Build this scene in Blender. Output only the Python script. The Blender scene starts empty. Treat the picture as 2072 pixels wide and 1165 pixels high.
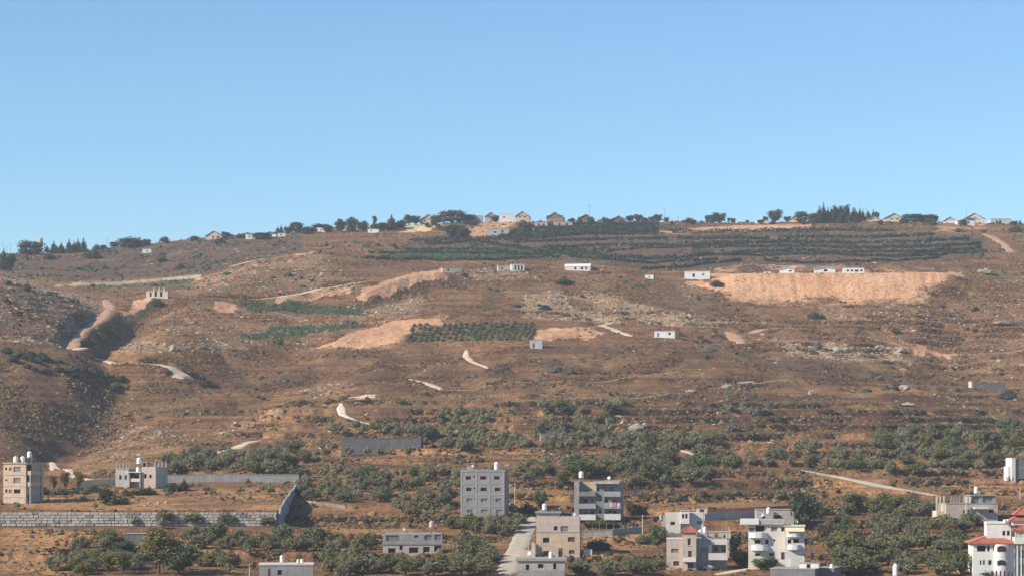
import bpy, bmesh, math, random
import numpy as np
from mathutils import Vector, Matrix

random.seed(11)
RNG = np.random.default_rng(11)
scene = bpy.context.scene
R = math.radians

# ------------------------------------------------------------------ camera
F = 5107.0            # focal length in photograph pixels (telephoto, about 89 mm)
CX, HZ = 1036.0, 930.0  # principal column and eye-level row of the photograph
cam_d = bpy.data.cameras.new('camera')
cam_d.sensor_width = 36.0
cam_d.lens = 36.0 * F / 2072.0
cam_d.shift_y = (HZ - 582.5) / 2072.0
cam_d.clip_start = 1.0
cam_d.clip_end = 60000.0
cam = bpy.data.objects.new('camera', cam_d)
cam.location = (0, 0, 0)
cam.rotation_euler = (R(90), 0, 0)
scene.collection.objects.link(cam)
scene.camera = cam

# ------------------------------------------------------------------ sky, sun, exposure
SUN_EL, SUN_TURN = R(33), R(22)      # sun from the left, a little behind the viewer
S_DIR = Vector((-math.cos(SUN_EL) * math.cos(SUN_TURN), -math.cos(SUN_EL) * math.sin(SUN_TURN), math.sin(SUN_EL)))
world = bpy.data.worlds.new('World')
scene.world = world
world.use_nodes = True
wn, wl = world.node_tree.nodes, world.node_tree.links
bg = wn['Background']
sky = wn.new('ShaderNodeTexSky')
sky.sky_type = 'NISHITA'
sky.sun_disc = False
sky.sun_elevation = SUN_EL
sky.sun_rotation = math.atan2(S_DIR.x, S_DIR.y)
sky.altitude = 600.0
sky.air_density = 1.0
sky.dust_density = 0.0
sky.ozone_density = 4.0
tint_n = wn.new('ShaderNodeMix'); tint_n.data_type = 'RGBA'; tint_n.blend_type = 'MULTIPLY'
tint_n.inputs[0].default_value = 1.0
tint_n.inputs[7].default_value = (0.86, 1.02, 1.08, 1)      # clearer, bluer air than the model's, the same all over
wl.new(sky.outputs['Color'], tint_n.inputs[6])
wl.new(tint_n.outputs[2], bg.inputs['Color'])
bg.inputs['Strength'].default_value = 0.10
sun_d = bpy.data.lights.new('sun', 'SUN')
sun_d.energy = 5.0
sun_d.angle = R(0.5)
sun_d.color = (1.0, 0.90, 0.76)
sun = bpy.data.objects.new('sun', sun_d)
sun.rotation_euler = S_DIR.to_track_quat('Z', 'Y').to_euler()
scene.collection.objects.link(sun)
scene.view_settings.view_transform = 'Standard'
scene.view_settings.look = 'None'
scene.view_settings.gamma = 1.0
scene.view_settings.exposure = 0.55
scene.view_settings.use_curve_mapping = False
scene.cycles.max_bounces = 5
scene.cycles.diffuse_bounces = 2
scene.cycles.glossy_bounces = 2
scene.cycles.volume_bounces = 0
scene.cycles.use_denoising = True
HAZE = 0.00009

# ------------------------------------------------------------------ helpers
COL = scene.collection

def link(o, parent=None):
    COL.objects.link(o)
    if parent is not None:
        o.parent = parent
    return o

def tag(o, label=None, cat=None, group=None, kind=None):
    if label: o['label'] = label
    if cat: o['category'] = cat
    if group: o['group'] = group
    if kind: o['kind'] = kind
    return o

def empty(name, loc, rz=0.0):
    o = bpy.data.objects.new(name, None)
    o.location = loc
    o.rotation_euler = (0, 0, rz)
    o.empty_display_size = 0.5
    return link(o)

def np_mesh(name, verts, faces, mat=None, attrs=None, smooth=False):
    """verts (N,3); faces (M,3) or (M,4) int array; attrs {name: (N,3)} point colours."""
    verts = np.asarray(verts, dtype=np.float32)
    faces = np.asarray(faces, dtype=np.int32)
    k = faces.shape[1]
    me = bpy.data.meshes.new(name)
    me.vertices.add(len(verts))
    me.vertices.foreach_set('co', verts.ravel())
    me.loops.add(faces.size)
    me.loops.foreach_set('vertex_index', faces.ravel())
    me.polygons.add(len(faces))
    me.polygons.foreach_set('loop_start', np.arange(0, faces.size, k, dtype=np.int32))
    me.polygons.foreach_set('loop_total', np.full(len(faces), k, dtype=np.int32))
    me.polygons.foreach_set('use_smooth', np.full(len(faces), smooth, dtype=bool))
    for an, av in (attrs or {}).items():
        a = me.attributes.new(an, 'FLOAT_COLOR', 'POINT')
        rgba = np.ones((len(verts), 4), dtype=np.float32)
        rgba[:, :3] = av
        a.data.foreach_set('color', rgba.ravel())
    me.update(calc_edges=True)
    if mat: me.materials.append(mat)
    return me

def obj(name, me, parent=None, loc=None):
    o = bpy.data.objects.new(name, me)
    if loc is not None: o.location = loc
    return link(o, parent)

# gradient noise on arrays
def _hash(ix, iy, seed):
    h = (ix.astype(np.int64) * 374761393 + iy.astype(np.int64) * 668265263 + seed * 974634777) & 0x7fffffff
    h = ((h ^ (h >> 13)) * 1274126177) & 0x7fffffff
    return (h ^ (h >> 16)) & 0x7fffffff

def perlin(x, y, seed=0):
    x = np.asarray(x, float); y = np.asarray(y, float)
    ix = np.floor(x); iy = np.floor(y); fx = x - ix; fy = y - iy
    u = fx * fx * fx * (fx * (fx * 6 - 15) + 10); v = fy * fy * fy * (fy * (fy * 6 - 15) + 10)
    def g(dx, dy):
        a = _hash(ix + dx, iy + dy, seed) * (2 * math.pi / 0x7fffffff)
        return np.cos(a) * (fx - dx) + np.sin(a) * (fy - dy)
    a = g(0, 0); b = g(1, 0); c = g(0, 1); d = g(1, 1)
    return 1.5 * ((a + u * (b - a)) + v * ((c + u * (d - c)) - (a + u * (b - a))))

def fbm(x, y, wl, octv, seed=0, gain=0.5):
    r = 0.0; amp = 1.0
    for i in range(octv):
        r = r + amp * perlin(x / wl, y / wl, seed + i * 17)
        wl /= 2.03; amp *= gain
    return r

def sstep(a, b, x):
    t = np.clip((x - a) / (b - a), 0, 1)
    return t * t * (3 - 2 * t)

# ------------------------------------------------------------------ terrain heights
# depth profiles of the hillside: for bearings across the valley, (distance in m, apparent row)
PROF = {
 -420: [(470,1345),(560,1165),(640,1062),(735,975),(800,945),(860,880),(920,780),(980,660),(1050,560),(1120,500),(1200,530),(1430,560),(1600,525),(1700,514),(1760,518)],
 0:   [(470,1345),(560,1165),(640,1062),(735,976),(800,955),(850,915),(900,840),(940,770),(970,722),(1020,672),(1080,605),(1130,551),(1190,580),(1300,592),(1430,570),(1500,550),(1600,527),(1690,513),(1760,518)],
 100: [(470,1345),(560,1165),(640,1062),(735,975),(800,955),(870,915),(920,845),(960,775),(990,722),(1050,668),(1120,612),(1180,574),(1240,596),(1350,592),(1430,573),(1500,550),(1600,524),(1690,510),(1760,515)],
 200: [(470,1345),(560,1165),(640,1062),(735,973),(800,950),(880,905),(930,850),(970,785),(1000,732),(1060,692),(1130,652),(1180,631),(1225,611),(1260,603),(1320,597),(1380,586),(1430,571),(1500,546),(1600,519),(1690,505),(1760,510)],
 350: [(470,1345),(560,1165),(640,1062),(735,973),(830,925),(910,850),(960,800),(1000,758),(1060,708),(1120,664),(1180,630),(1220,604),(1260,578),(1320,592),(1400,572),(1450,554),(1500,535),(1600,505),(1690,489),(1760,494)],
 500: [(470,1345),(560,1165),(640,1062),(735,973),(830,922),(940,838),(1030,765),(1100,708),(1180,650),(1250,603),(1300,562),(1345,530),(1390,541),(1450,528),(1500,514),(1600,490),(1690,475),(1760,480)],
 650: [(470,1345),(560,1165),(610,1105),(700,1008),(760,960),(830,915),(950,825),(1070,730),(1150,670),(1220,620),(1290,570),(1350,535),(1400,511),(1450,512),(1500,503),(1600,478),(1690,463),(1760,468)],
 800: [(470,1345),(560,1165),(610,1105),(700,1006),(760,955),(830,905),(950,815),(1080,715),(1150,668),(1230,615),(1300,565),(1380,533),(1480,506),(1600,476),(1690,458),(1760,462)],
 1036:[(470,1345),(560,1165),(610,1105),(700,1006),(760,953),(830,901),(950,806),(1080,706),(1150,663),(1230,610),(1300,562),(1400,525),(1480,500),(1600,468),(1700,447),(1770,452)],
 1300:[(470,1345),(560,1165),(610,1107),(700,1008),(760,955),(830,902),(950,806),(1060,712),(1100,694),(1150,670),(1230,618),(1300,566),(1400,527),(1480,500),(1600,468),(1700,449),(1770,454)],
 1480:[(470,1345),(560,1165),(610,1108),(700,1008),(760,958),(830,903),(900,848),(980,784),(1050,722),(1090,700),(1120,700),(1150,688),(1200,652),(1240,622),(1285,582),(1315,553),(1340,542),(1400,526),(1480,500),(1600,468),(1700,449),(1770,454)],
 1650:[(470,1345),(560,1165),(610,1108),(700,1010),(760,960),(830,905),(900,850),(980,788),(1040,742),(1075,724),(1110,731),(1150,706),(1200,656),(1240,624),(1285,587),(1315,549),(1340,538),(1400,523),(1480,500),(1600,468),(1700,448),(1770,453)],
 1850:[(470,1345),(560,1165),(610,1108),(700,1012),(760,963),(830,910),(900,860),(980,803),(1030,767),(1050,760),(1085,768),(1120,742),(1160,702),(1240,618),(1285,574),(1315,551),(1340,541),(1400,525),(1480,500),(1600,469),(1700,449),(1770,454)],
 2072:[(470,1345),(560,1165),(610,1110),(700,1015),(760,966),(830,918),(900,870),(980,822),(1040,788),(1080,782),(1120,752),(1160,712),(1240,628),(1300,580),(1400,535),(1480,505),(1600,472),(1700,452),(1770,457)],
 2500:[(470,1345),(560,1165),(610,1112),(700,1020),(760,970),(830,922),(900,880),(980,830),(1040,790),(1100,770),(1160,720),(1240,640),(1300,590),(1400,540),(1480,510),(1600,476),(1700,456),(1770,461)],
}
D_ARR = np.concatenate([np.arange(470, 760, 1.0), np.arange(760, 1000, 1.45), np.arange(1000, 1400, 1.9),
                        np.arange(1400, 1780, 3.2), np.array([1790, 1820, 1860, 1920, 2000, 2200, 2600, 3400])])
P_ARR = np.concatenate([np.arange(-420, -60, 14.0), np.arange(-60, 2132, 2.7), np.arange(2132, 2500, 14.0)])
U_ARR = (P_ARR - CX) / F
nD, nU = len(D_ARR), len(U_ARR)
DD, UU = np.meshgrid(D_ARR, U_ARR, indexing='ij')
XX, YY = UU * DD, DD

def base_heights():
    keys = sorted(PROF)
    d_f = np.arange(460, 1800, 4.0)
    zc = np.array([(HZ - np.interp(d_f, [p[0] for p in PROF[k]], [p[1] for p in PROF[k]])) / F * d_f for k in keys])
    # smooth along depth
    def gauss(a, sig, ax):
        r = int(3 * sig); w = np.exp(-0.5 * (np.arange(-r, r + 1) / sig) ** 2); w /= w.sum()
        ap = np.pad(a, [(r, r) if i == ax else (0, 0) for i in range(a.ndim)], mode='edge')
        # linear extrapolation at the ends keeps slopes
        return np.apply_along_axis(lambda v: np.convolve(v, w, mode='valid'), ax, ap)
    zc = gauss(zc, 2.0, 1)
    p_f = np.arange(keys[0], keys[-1] + 1, 10.0)
    kk = np.array(keys, float)
    zf = np.array([np.interp(p_f, kk, zc[:, j]) for j in range(zc.shape[1])])   # (d, p)
    zf = gauss(zf, 3.5, 1)
    # bilinear lookup on the terrain grid
    di = np.clip((D_ARR - d_f[0]) / 4.0, 0, len(d_f) - 1.001); pi = np.clip((P_ARR - p_f[0]) / 10.0, 0, len(p_f) - 1.001)
    d0 = di.astype(int); p0 = pi.astype(int); fd = (di - d0)[:, None]; fp = (pi - p0)[None, :]
    z = (zf[d0][:, p0] * (1 - fd) * (1 - fp) + zf[d0 + 1][:, p0] * fd * (1 - fp)
         + zf[d0][:, p0 + 1] * (1 - fd) * fp + zf[d0 + 1][:, p0 + 1] * fd * fp)
    behind = np.clip(D_ARR - 1775, 0, None)[:, None]
    return z - 0.09 * behind

Z = base_heights()

WALL_Y, WALL_X1, WALL_X0 = 640.0, -59.6, -190.0      # big stone retaining wall
PLAT_Y1 = 735.0
def plat_x1(y): return WALL_X1 + (y - WALL_Y) * (-2.4 / 95.0)

# rolling ground
near = sstep(760, 900, YY)
amp = 0.15 + 0.85 * near
Z = Z + amp * (2.3 * fbm(XX, YY, 95, 3, 3) + 0.55 * fbm(XX, YY, 17, 3, 9)) * (1 - 0.55 * sstep(1350, 1500, YY)) + 0.16 * fbm(XX, YY, 5.0, 2, 21)
# spur ribs running down the bare slope
wx = XX + 9 * fbm(XX, YY, 70, 2, 15)
rib = np.abs(perlin((wx - 0.32 * YY) / 74.0, (YY + 0.3 * XX) / 260.0, 5))
rib2 = np.abs(perlin((wx + 0.15 * YY) / 27.0, (YY + 0.2 * XX) / 110.0, 6))
lefty = 1 - 0.55 * sstep(-40, 60, XX)
Z = Z - (7.0 * (0.32 - rib) * lefty + 2.0 * (0.3 - rib2)) * sstep(800, 940, YY) * (1 - 0.8 * sstep(1160, 1280, YY))
# farmed terraces: level treads with short scarps
def terrace(z, h, wgt, ph):
    t = (z + ph) / h; f = t - np.floor(t)
    zz = (np.floor(t) + 0.28 * f + 0.72 * sstep(0.86, 1.0, f)) * h - ph
    return z + wgt * (zz - z)
ter_w = (1 - sstep(930, 1010, YY)) * sstep(560, 600, YY) * np.clip(0.95 + 0.8 * fbm(XX, YY, 120, 2, 33), 0, 1) * (1 - 0.85 * (1 - sstep(-120, -70, XX)) * sstep(770, 830, YY))
Z = terrace(Z, 3.1, ter_w, 0.9 * fbm(XX, YY, 130, 2, 41))
ter_v = sstep(1390, 1420, YY) * (1 - sstep(1640, 1670, YY)) * sstep(-140, -90, XX)
Z = terrace(Z, 3.0, 0.2 * ter_v, 1.0 * fbm(XX, YY, 160, 2, 43))
ter_m = sstep(985, 1010, YY) * (1 - sstep(1330, 1380, YY)) * np.clip(0.25 + 0.9 * fbm(XX, YY, 140, 2, 53), 0, 1) * (0.25 + 0.6 * sstep(-60, 40, XX))
Z = terrace(Z, 3.2, ter_m, 1.2 * fbm(XX, YY, 90, 2, 55))

def bench(edge, width, fill, cut, taper):
    """edge: [(px, D, row)] outer lip of a levelled platform; fill slope below, cut slope behind."""
    global Z
    ex = np.array([(p - CX) / F * d for p, d, r in edge]); ed = np.array([d for p, d, r in edge], float)
    ez = np.array([(HZ - r) / F * d for p, d, r in edge])
    yb = np.interp(XX, ex, ed); zb = np.interp(XX, ex, ez)
    s = YY - yb
    inside = sstep(ex[0] - taper, ex[0] + taper, XX) * (1 - sstep(ex[-1] - taper, ex[-1] + taper, XX))
    wob = 0.8 * fbm(XX, YY, 14, 2, 61) + (0.55 * perlin(XX / 3.1, YY / 26.0, 63) + 0.5 * perlin(XX / 8.3 + 0.05 * YY, YY / 30.0, 64)) * (s < 0)
    zfill = np.where(s < 0, zb + fill * s, np.where(s < width, zb, zb + cut * (s - width))) + wob * np.where((s > -1) & (s < width), 0.1, 0.6)
    z2 = np.where(s < 0, np.maximum(Z, zfill), np.where(s < width, zfill, np.minimum(Z, np.maximum(zfill, zb))))
    z2 = np.where((s > -60) & (s < width + 40), z2, Z)
    Z = Z + inside * (z2 - Z)

bench([(1445,1284,554),(1500,1285,553),(1700,1285,552),(1850,1286,552),(1950,1290,552)], 26, 0.72, 1.3, 13)
bench([(700,1228,603),(760,1248,580),(830,1275,556),(900,1290,548),(930,1296,547)], 9, 0.55, 1.0, 12)
bench([(820,1640,468),(860,1642,456),(895,1643,452)], 16, 0.8, 0.8, 4)
bench([(1340,1610,470),(1450,1612,466),(1560,1615,459),(1650,1618,458)], 12, 0.5, 0.6, 6)

# platform held by the stone wall
pm = (XX < plat_x1(YY)) & (YY > WALL_Y) & (YY < PLAT_Y1)
zw = (HZ - 1036.5) / F * WALL_Y
zs = (HZ - 974) / F * PLAT_Y1
tpl = (YY - WALL_Y) / (PLAT_Y1 - WALL_Y)
zpl = zw + (zs - zw) * (0.75 * tpl + 0.25 * (np.floor(tpl * 4) + sstep(0.7, 1, tpl * 4 - np.floor(tpl * 4))) / 4) + 0.25 * fbm(XX, YY, 18, 2, 71)
Z = np.where(pm, zpl, Z)
pre = (YY <= WALL_Y) & (YY > 600) & (XX < -40)
zf0 = (HZ - 1062) / F * WALL_Y
Z = np.where(pre, Z + (zf0 - 0.3 - Z) * sstep(612, 634, YY) * (1 - sstep(-58, -42, XX)), Z)

# ------------------------------------------------------------------ reading places off the ground
def col_z(px):
    f = np.interp(px, P_ARR, np.arange(nU)); i = min(int(f), nU - 2); t = f - i
    return Z[:, i] * (1 - t) + Z[:, i + 1] * t

def at(px, py, dmin=0.0, dmax=1800.0):
    """where the sight line to that spot of the photograph meets the hillside"""
    z = col_z(px); rows = HZ - F * z / D_ARR
    ok = (D_ARR >= dmin) & (D_ARR <= dmax)
    idx = np.nonzero((rows <= py) & ok)[0]
    if len(idx) == 0:
        j = np.argmin(np.where(ok, rows, 1e9)); d = D_ARR[j]
    else:
        j = idx[0]
        if j == 0 or not ok[j - 1]: d = D_ARR[j]
        else:
            r0, r1 = rows[j - 1], rows[j]
            d = D_ARR[j - 1] + (D_ARR[j] - D_ARR[j - 1]) * np.clip((r0 - py) / max(r0 - r1, 1e-6), 0, 1)
    return Vector(((px - CX) / F * d, d, float(np.interp(d, D_ARR, z))))

def ground(x, y):
    y = max(y, 471.0)
    z = col_z(x / y * F + CX)
    return float(np.interp(y, D_ARR, z))

def on_ground(px, d):
    return Vector(((px - CX) / F * d, d, ground((px - CX) / F * d, d)))

def line_at(pts, step=4.0, **kw):
    """photograph polyline -> evenly spaced world polyline on the ground"""
    w = [at(*p, **kw) for p in pts]
    out = [w[0]]
    for a, b in zip(w[:-1], w[1:]):
        n = max(1, int((b - a).length / step))
        for k in range(1, n + 1):
            q = a.lerp(b, k / n); q.z = ground(q.x, q.y); out.append(q)
    return out

def seg_dist(line, rad):
    """distance of the ground grid to a plan polyline and the height along it (only near it)"""
    dist = np.full(Z.shape, 1e9); zl = np.zeros(Z.shape)
    xs = [p[0] for p in line]; ys = [p[1] for p in line]
    i0, i1 = np.searchsorted(D_ARR, [min(ys) - rad, max(ys) + rad])
    sx = XX[i0:i1]; sy = YY[i0:i1]; dd = dist[i0:i1]; zz = zl[i0:i1]
    for a, b in zip(line[:-1], line[1:]):
        k0, k1 = np.searchsorted(D_ARR[i0:i1], [min(a[1], b[1]) - rad, max(a[1], b[1]) + rad])
        um = [(x / y) for x in (min(a[0], b[0]) - rad, max(a[0], b[0]) + rad) for y in (min(a[1], b[1]) - rad, max(a[1], b[1]) + rad)]
        j0, j1 = np.searchsorted(U_ARR, [min(um), max(um)])
        X_, Y_ = sx[k0:k1, j0:j1], sy[k0:k1, j0:j1]
        ux, uy = b[0] - a[0], b[1] - a[1]; L = max(ux * ux + uy * uy, 1e-9)
        t = np.clip(((X_ - a[0]) * ux + (Y_ - a[1]) * uy) / L, 0, 1)
        q = np.hypot(X_ - a[0] - t * ux, Y_ - a[1] - t * uy); h = a[2] + t * (b[2] - a[2])
        near_ = q < dd[k0:k1, j0:j1]
        dd[k0:k1, j0:j1] = np.where(near_, q, dd[k0:k1, j0:j1]); zz[k0:k1, j0:j1] = np.where(near_, h, zz[k0:k1, j0:j1])
    return dist, zl

# gullies
def gully(pts, depth, w, **kw):
    global Z
    ln = [(p.x, p.y, p.z) for p in line_at(pts, 8, **kw)]
    d, _ = seg_dist(ln, 3 * w)
    Z = Z - depth * np.exp(-np.minimum(d / w, 6) ** 2)
gully([(318,612),(262,655),(205,700),(215,735),(250,782),(200,835),(130,900),(95,940)], 5.0, 11)
gully([(400,790),(330,815),(250,865),(150,925)], 2.4, 10)
gully([(1480,700),(1600,735),(1800,765),(1960,785)], 3.0, 14, dmin=1085)
gully([(640,600),(560,700),(480,780)], 2.2, 14)
gully([(1960,600),(1930,680),(1925,740)], 3.0, 16)

# tracks and roads: the ground is levelled under them
TRACKS = []; M_trk = np.zeros_like(Z)
def track(name, pts, width, mat, wob=0.25, smooth=6, **kw):
    global Z
    w = line_at(pts, 2.0, **kw)
    a = np.array([(p.x, p.y, p.z) for p in w])
    for _ in range(smooth):
        a[1:-1] = 0.25 * a[:-2] + 0.5 * a[1:-1] + 0.25 * a[2:]
    d, zl = seg_dist([tuple(p) for p in a], width / 2 + 5)
    k = 1 - sstep(width / 2 + 0.6, width / 2 + 4.5, d)
    Z = Z + k * (zl - Z)
    M_trk[d < width / 2 + 0.3] = 1.0
    TRACKS.append((name, a, width, mat, wob))
track('dirt_track', [(213,607),(223,625),(206,645),(172,664),(152,684),(143,706)], 5.5, 'track_red')
track('dirt_track', [(143,708),(190,722),(250,737),(300,735),(345,742)], 5.5, 'track')
track('dirt_track', [(322,737),(345,742),(362,754),(374,768),(404,771)], 8, 'track', smooth=2)
track('dirt_track', [(325,600),(420,604),(520,606),(560,602),(640,586),(700,576),(740,570)], 5, 'track')
track('dirt_track', [(463,540),(540,523),(600,517),(642,510)], 6, 'track')
track('dirt_track', [(470,626),(560,632),(640,640),(740,640)], 5, 'track_red')
track('limestone_track', [(690,816),(690,832),(704,846),(735,855),(788,862)], 3.6, 'track_white', wob=0.12, smooth=2)
track('dirt_track', [(944,708),(942,720),(956,732),(989,745)], 3.6, 'track', wob=0.12, smooth=2)
track('dirt_track', [(828,767),(852,772),(894,788)], 4.5, 'track', smooth=3)
track('dirt_track', [(705,805),(740,801),(770,799)], 5, 'track_white', smooth=3)
track('dirt_track', [(1238,653),(1212,658),(1246,669),(1280,680)], 5, 'track', smooth=3)
track('dirt_track', [(1472,671),(1486,682),(1502,696)], 7, 'track_red')
track('dirt_track', [(1515,675),(1530,668),(1570,664),(1630,665),(1700,674),(1780,690),(1840,705)], 6, 'track_red')
track('dirt_track', [(1990,474),(2012,482),(2030,494),(2046,512)], 6, 'track_red')
track('dirt_track', [(432,920),(470,907),(528,891)], 4, 'track')
track('dirt_track', [(1325,906),(1400,914),(1470,928)], 4, 'track')
track('dirt_track', [(900,869),(950,874),(1012,880)], 4, 'track')
track('dirt_track', [(1345,471),(1480,464),(1600,461)], 7.0, 'track')
track('dirt_track', [(105,935),(140,950),(190,972)], 4.0, 'track')
track('grass_track', [(890,788),(1000,781),(1130,772),(1260,764),(1380,752)], 3.0, 'track_faint')
track('grass_track', [(640,866),(700,862),(780,862)], 3.0, 'track_faint')
track('grass_track', [(1285,682),(1380,690),(1470,697)], 3.0, 'track_faint')
track('grass_track', [(1840,706),(1900,714),(1935,722),(1990,716),(2072,706)], 3.5, 'track_red')
track('grass_track', [(1000,815),(1120,808),(1260,806),(1400,795)], 2.6, 'track_faint')
track('grass_track', [(1490,775),(1600,768),(1720,772),(1850,780),(1965,790)], 2.6, 'track_faint')
track('village_road', [(1078,1046),(1066,1062),(1056,1085),(1044,1112),(1034,1138),(1024,1163)], 6.0, 'road', wob=0.06, smooth=60)
track('concrete_road', [(1622,951),(1680,961),(1750,974),(1830,990),(1902,1003)], 5.0, 'road', wob=0.05, smooth=60)
track('dirt_track', [(1445,1163),(1480,1156),(1520,1150)], 5.0, 'track')

def in_poly(poly, X, Y):
    r = np.zeros(np.shape(X), bool)
    n = len(poly); j = n - 1
    for i in range(n):
        xi, yi = poly[i]; xj, yj = poly[j]
        c = ((yi > Y) != (yj > Y)) & (X < (xj - xi) * (Y - yi) / ((yj - yi) if yj != yi else 1e-9) + xi)
        r ^= c; j = i
    return r

JX = XX + 3.5 * fbm(XX, YY, 18, 3, 81); JY = YY + 5.0 * fbm(XX, YY, 18, 3, 87)
def patch(pts, jitter=True, **kw):
    """ground area given by its outline; outline points are first found on the hillside"""
    # densify so a long edge follows the ground
    dense = []
    for a, b in zip(pts, pts[1:] + pts[:1]):
        n = max(1, int(math.hypot(b[0] - a[0], b[1] - a[1]) / 25))
        for k in range(n): dense.append((a[0] + (b[0] - a[0]) * k / n, a[1] + (b[1] - a[1]) * k / n))
    w = [at(*p, **kw) for p in dense]
    return in_poly([(v.x, v.y) for v in w], JX if jitter else XX, JY if jitter else YY)

M_or = np.zeros_like(Z); M_pale = np.zeros_like(Z); M_green = np.zeros_like(Z)
M_gold = np.zeros_like(Z); M_dark = np.zeros_like(Z); M_rock = np.zeros_like(Z)
def paint(M, pts, v=1.0, **kw): M[patch(pts, **kw)] = v

# bare reddish earth
paint(M_or, [(1430,556),(1470,605),(1520,618),(1620,624),(1720,618),(1850,614),(1900,588),(1955,562),(1950,551)], 0.42)
paint(M_or, [(620,706),(700,676),(760,650),(800,640),(900,634),(920,658),(840,664),(820,698),(740,712)], 0.4)
paint(M_or, [(1440,556),(1445,553),(1950,551),(1935,562),(1870,578),(1832,603),(1700,604),(1600,608),(1500,602),(1455,580)])
paint(M_or, [(1385,570),(1450,568),(1470,592),(1440,588)], 0.7)
CUT = [(1445,551),(1450,539),(1560,536),(1700,536),(1855,540),(1950,549)]
paint(M_or, CUT, 0.42)
paint(M_or, [(635,703),(700,680),(765,656),(800,648),(890,640),(905,655),(832,660),(812,692),(740,706)])
paint(M_or, [(1088,664),(1080,686),(1200,685),(1232,673),(1200,661)], 0.62)
paint(M_or, [(700,612),(740,585),(820,555),(895,544),(900,566),(832,583),(760,596),(725,612)])
paint(M_or, [(430,620),(450,610),(475,618),(470,632),(440,632)])
paint(M_or, [(520,608),(640,590),(720,578),(720,590),(640,602),(560,612)], 0.6)
paint(M_or, [(302,602),(268,608),(238,645),(258,645),(304,614)], 0.8)
paint(M_or, [(1335,470),(1420,460),(1500,456),(1640,455),(1655,463),(1500,470),(1360,474)], 0.9)
paint(M_or, [(945,480),(945,450),(1040,440),(1050,450),(1000,478)], 0.6)
paint(M_or, [(812,470),(830,452),(895,448),(900,462),(850,470)], 0.5)
paint(M_or, [(1890,470),(1900,458),(1990,452),(1990,466)], 0.5)
paint(M_or, [(1845,700),(1940,715),(1935,728),(1850,712)], 0.7)
paint(M_pale, [(812,470),(830,452),(895,448),(900,462),(850,470)], 0.7)
paint(M_pale, [(105,580),(110,574),(260,568),(410,559),(412,563),(250,575)], 0.6, dmin=1250)
paint(M_pale, [(700,805),(765,797),(768,803),(705,812)], 0.8)
paint(M_pale, [(765,652),(830,646),(850,660),(800,690),(760,690)], 0.25)
# green plots
paint(M_green, [(485,682),(560,662),(725,655),(690,668),(600,682),(520,685)], 0.9)
paint(M_green, [(165,695),(205,668),(245,648),(330,604),(332,614),(262,655),(205,705)], 0.55)
paint(M_green, [(470,612),(600,612),(740,628),(745,638),(600,632),(500,628)], 0.7)
paint(M_green, [(150,576),(400,562),(390,580),(160,584)], 0.6, dmin=1250)
paint(M_green, [(735,524),(860,505),(1100,500),(1140,522),(900,528)], 0.75)
paint(M_green, [(810,693),(835,658),(1090,656),(1080,690)], 0.45)
paint(M_green, [(1060,470),(1130,452),(1330,448),(1330,466),(1100,484)], 0.5)
paint(M_green, [(1660,468),(1700,452),(1900,452),(1900,470)], 0.4)
# terraced vineyard soil, then other darkened ground
paint(M_dark, [(760,525),(850,478),(1000,466),(1300,450),(1640,468),(2000,478),(1990,525),(1500,552),(1300,548),(1150,528)], 1.0)
paint(M_dark, [(0,556),(215,612),(205,640),(140,700),(0,690)], 0.7)  # left hill turned from the sun: its shade is put into the soil colour
paint(M_dark, [(0,480),(420,480),(600,470),(620,505),(420,556),(110,570),(0,548)], 1.0, dmin=1250)  # far left slope: dark scrub ground, greyed to carry distance haze in the colour
paint(M_dark, [(1530,722),(1690,723),(1800,752),(1570,742)], 0.8)  # shaded dip by the right hump, painted as dark soil
paint(M_dark, [(1250,560),(1440,590),(1500,640),(1300,640)], 0.5)
paint(M_dark, [(0,700),(120,760),(130,900),(80,940),(0,930)], 0.45)  # lower flank of the left hill, shade painted in likewise
# dry straw grass, terraces and open ground near the village
for pp, v in (([(1640,952),(1880,1002),(1820,1016),(1650,1002)], 1.0), ([(0,1066),(215,1070),(120,1165),(0,1165)], 1.0),
              ([(590,1066),(870,1072),(770,1096),(600,1092)], 0.9), ([(20,1032),(40,992),(230,988),(560,985),(560,1032)], 0.9),
              ([(1180,1090),(1330,1078),(1330,1112),(1180,1126)], 1.0), ([(1910,970),(2072,970),(2072,1010),(1930,1000)], 1.0),
              ([(940,985),(1160,975),(1160,1040),(1040,1050)], 0.6), ([(1180,1000),(1640,1000),(1640,1022),(1180,1030)], 0.6),
              ([(400,870),(540,820),(680,790),(690,815),(480,910)], 0.5), ([(880,850),(900,832),(1010,828),(1020,845)], 0.6),
              ([(1090,840),(1130,830),(1150,850),(1120,870)], 0.8), ([(150,935),(420,880),(430,910),(350,930)], 0.4),
              ([(680,905),(1440,910),(1440,935),(900,950),(680,930)], 0.45), ([(1420,920),(1640,875),(1640,890),(1440,935)], 0.5),
              ([(600,1000),(860,1060),(600,1062)], 0.5), ([(340,1080),(480,1090),(480,1165),(380,1165)], 0.6),
              ([(1780,1095),(1960,1080),(1965,1165),(1850,1165)], 0.8)):
    paint(M_gold, pp, v)
M_gold = np.clip(M_gold + 0.55 * np.clip(fbm(XX, YY, 60, 3, 101) - 0.05, 0, 1) * sstep(560, 700, YY) * (1 - sstep(1100, 1250, YY)), 0, 1)
paint(M_gold, [(360,590),(400,566),(463,540),(560,520),(640,509),(655,520),(560,532),(470,556),(390,596)], 0.6)  # spur crest painted lighter, as its sunlit edge
paint(M_dark, [(1480,702),(1600,724),(1700,730),(1850,762),(1990,784),(1990,800),(1700,762),(1500,728)], 0.7)  # shading painted along the hump crest to bring out its outline
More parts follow.
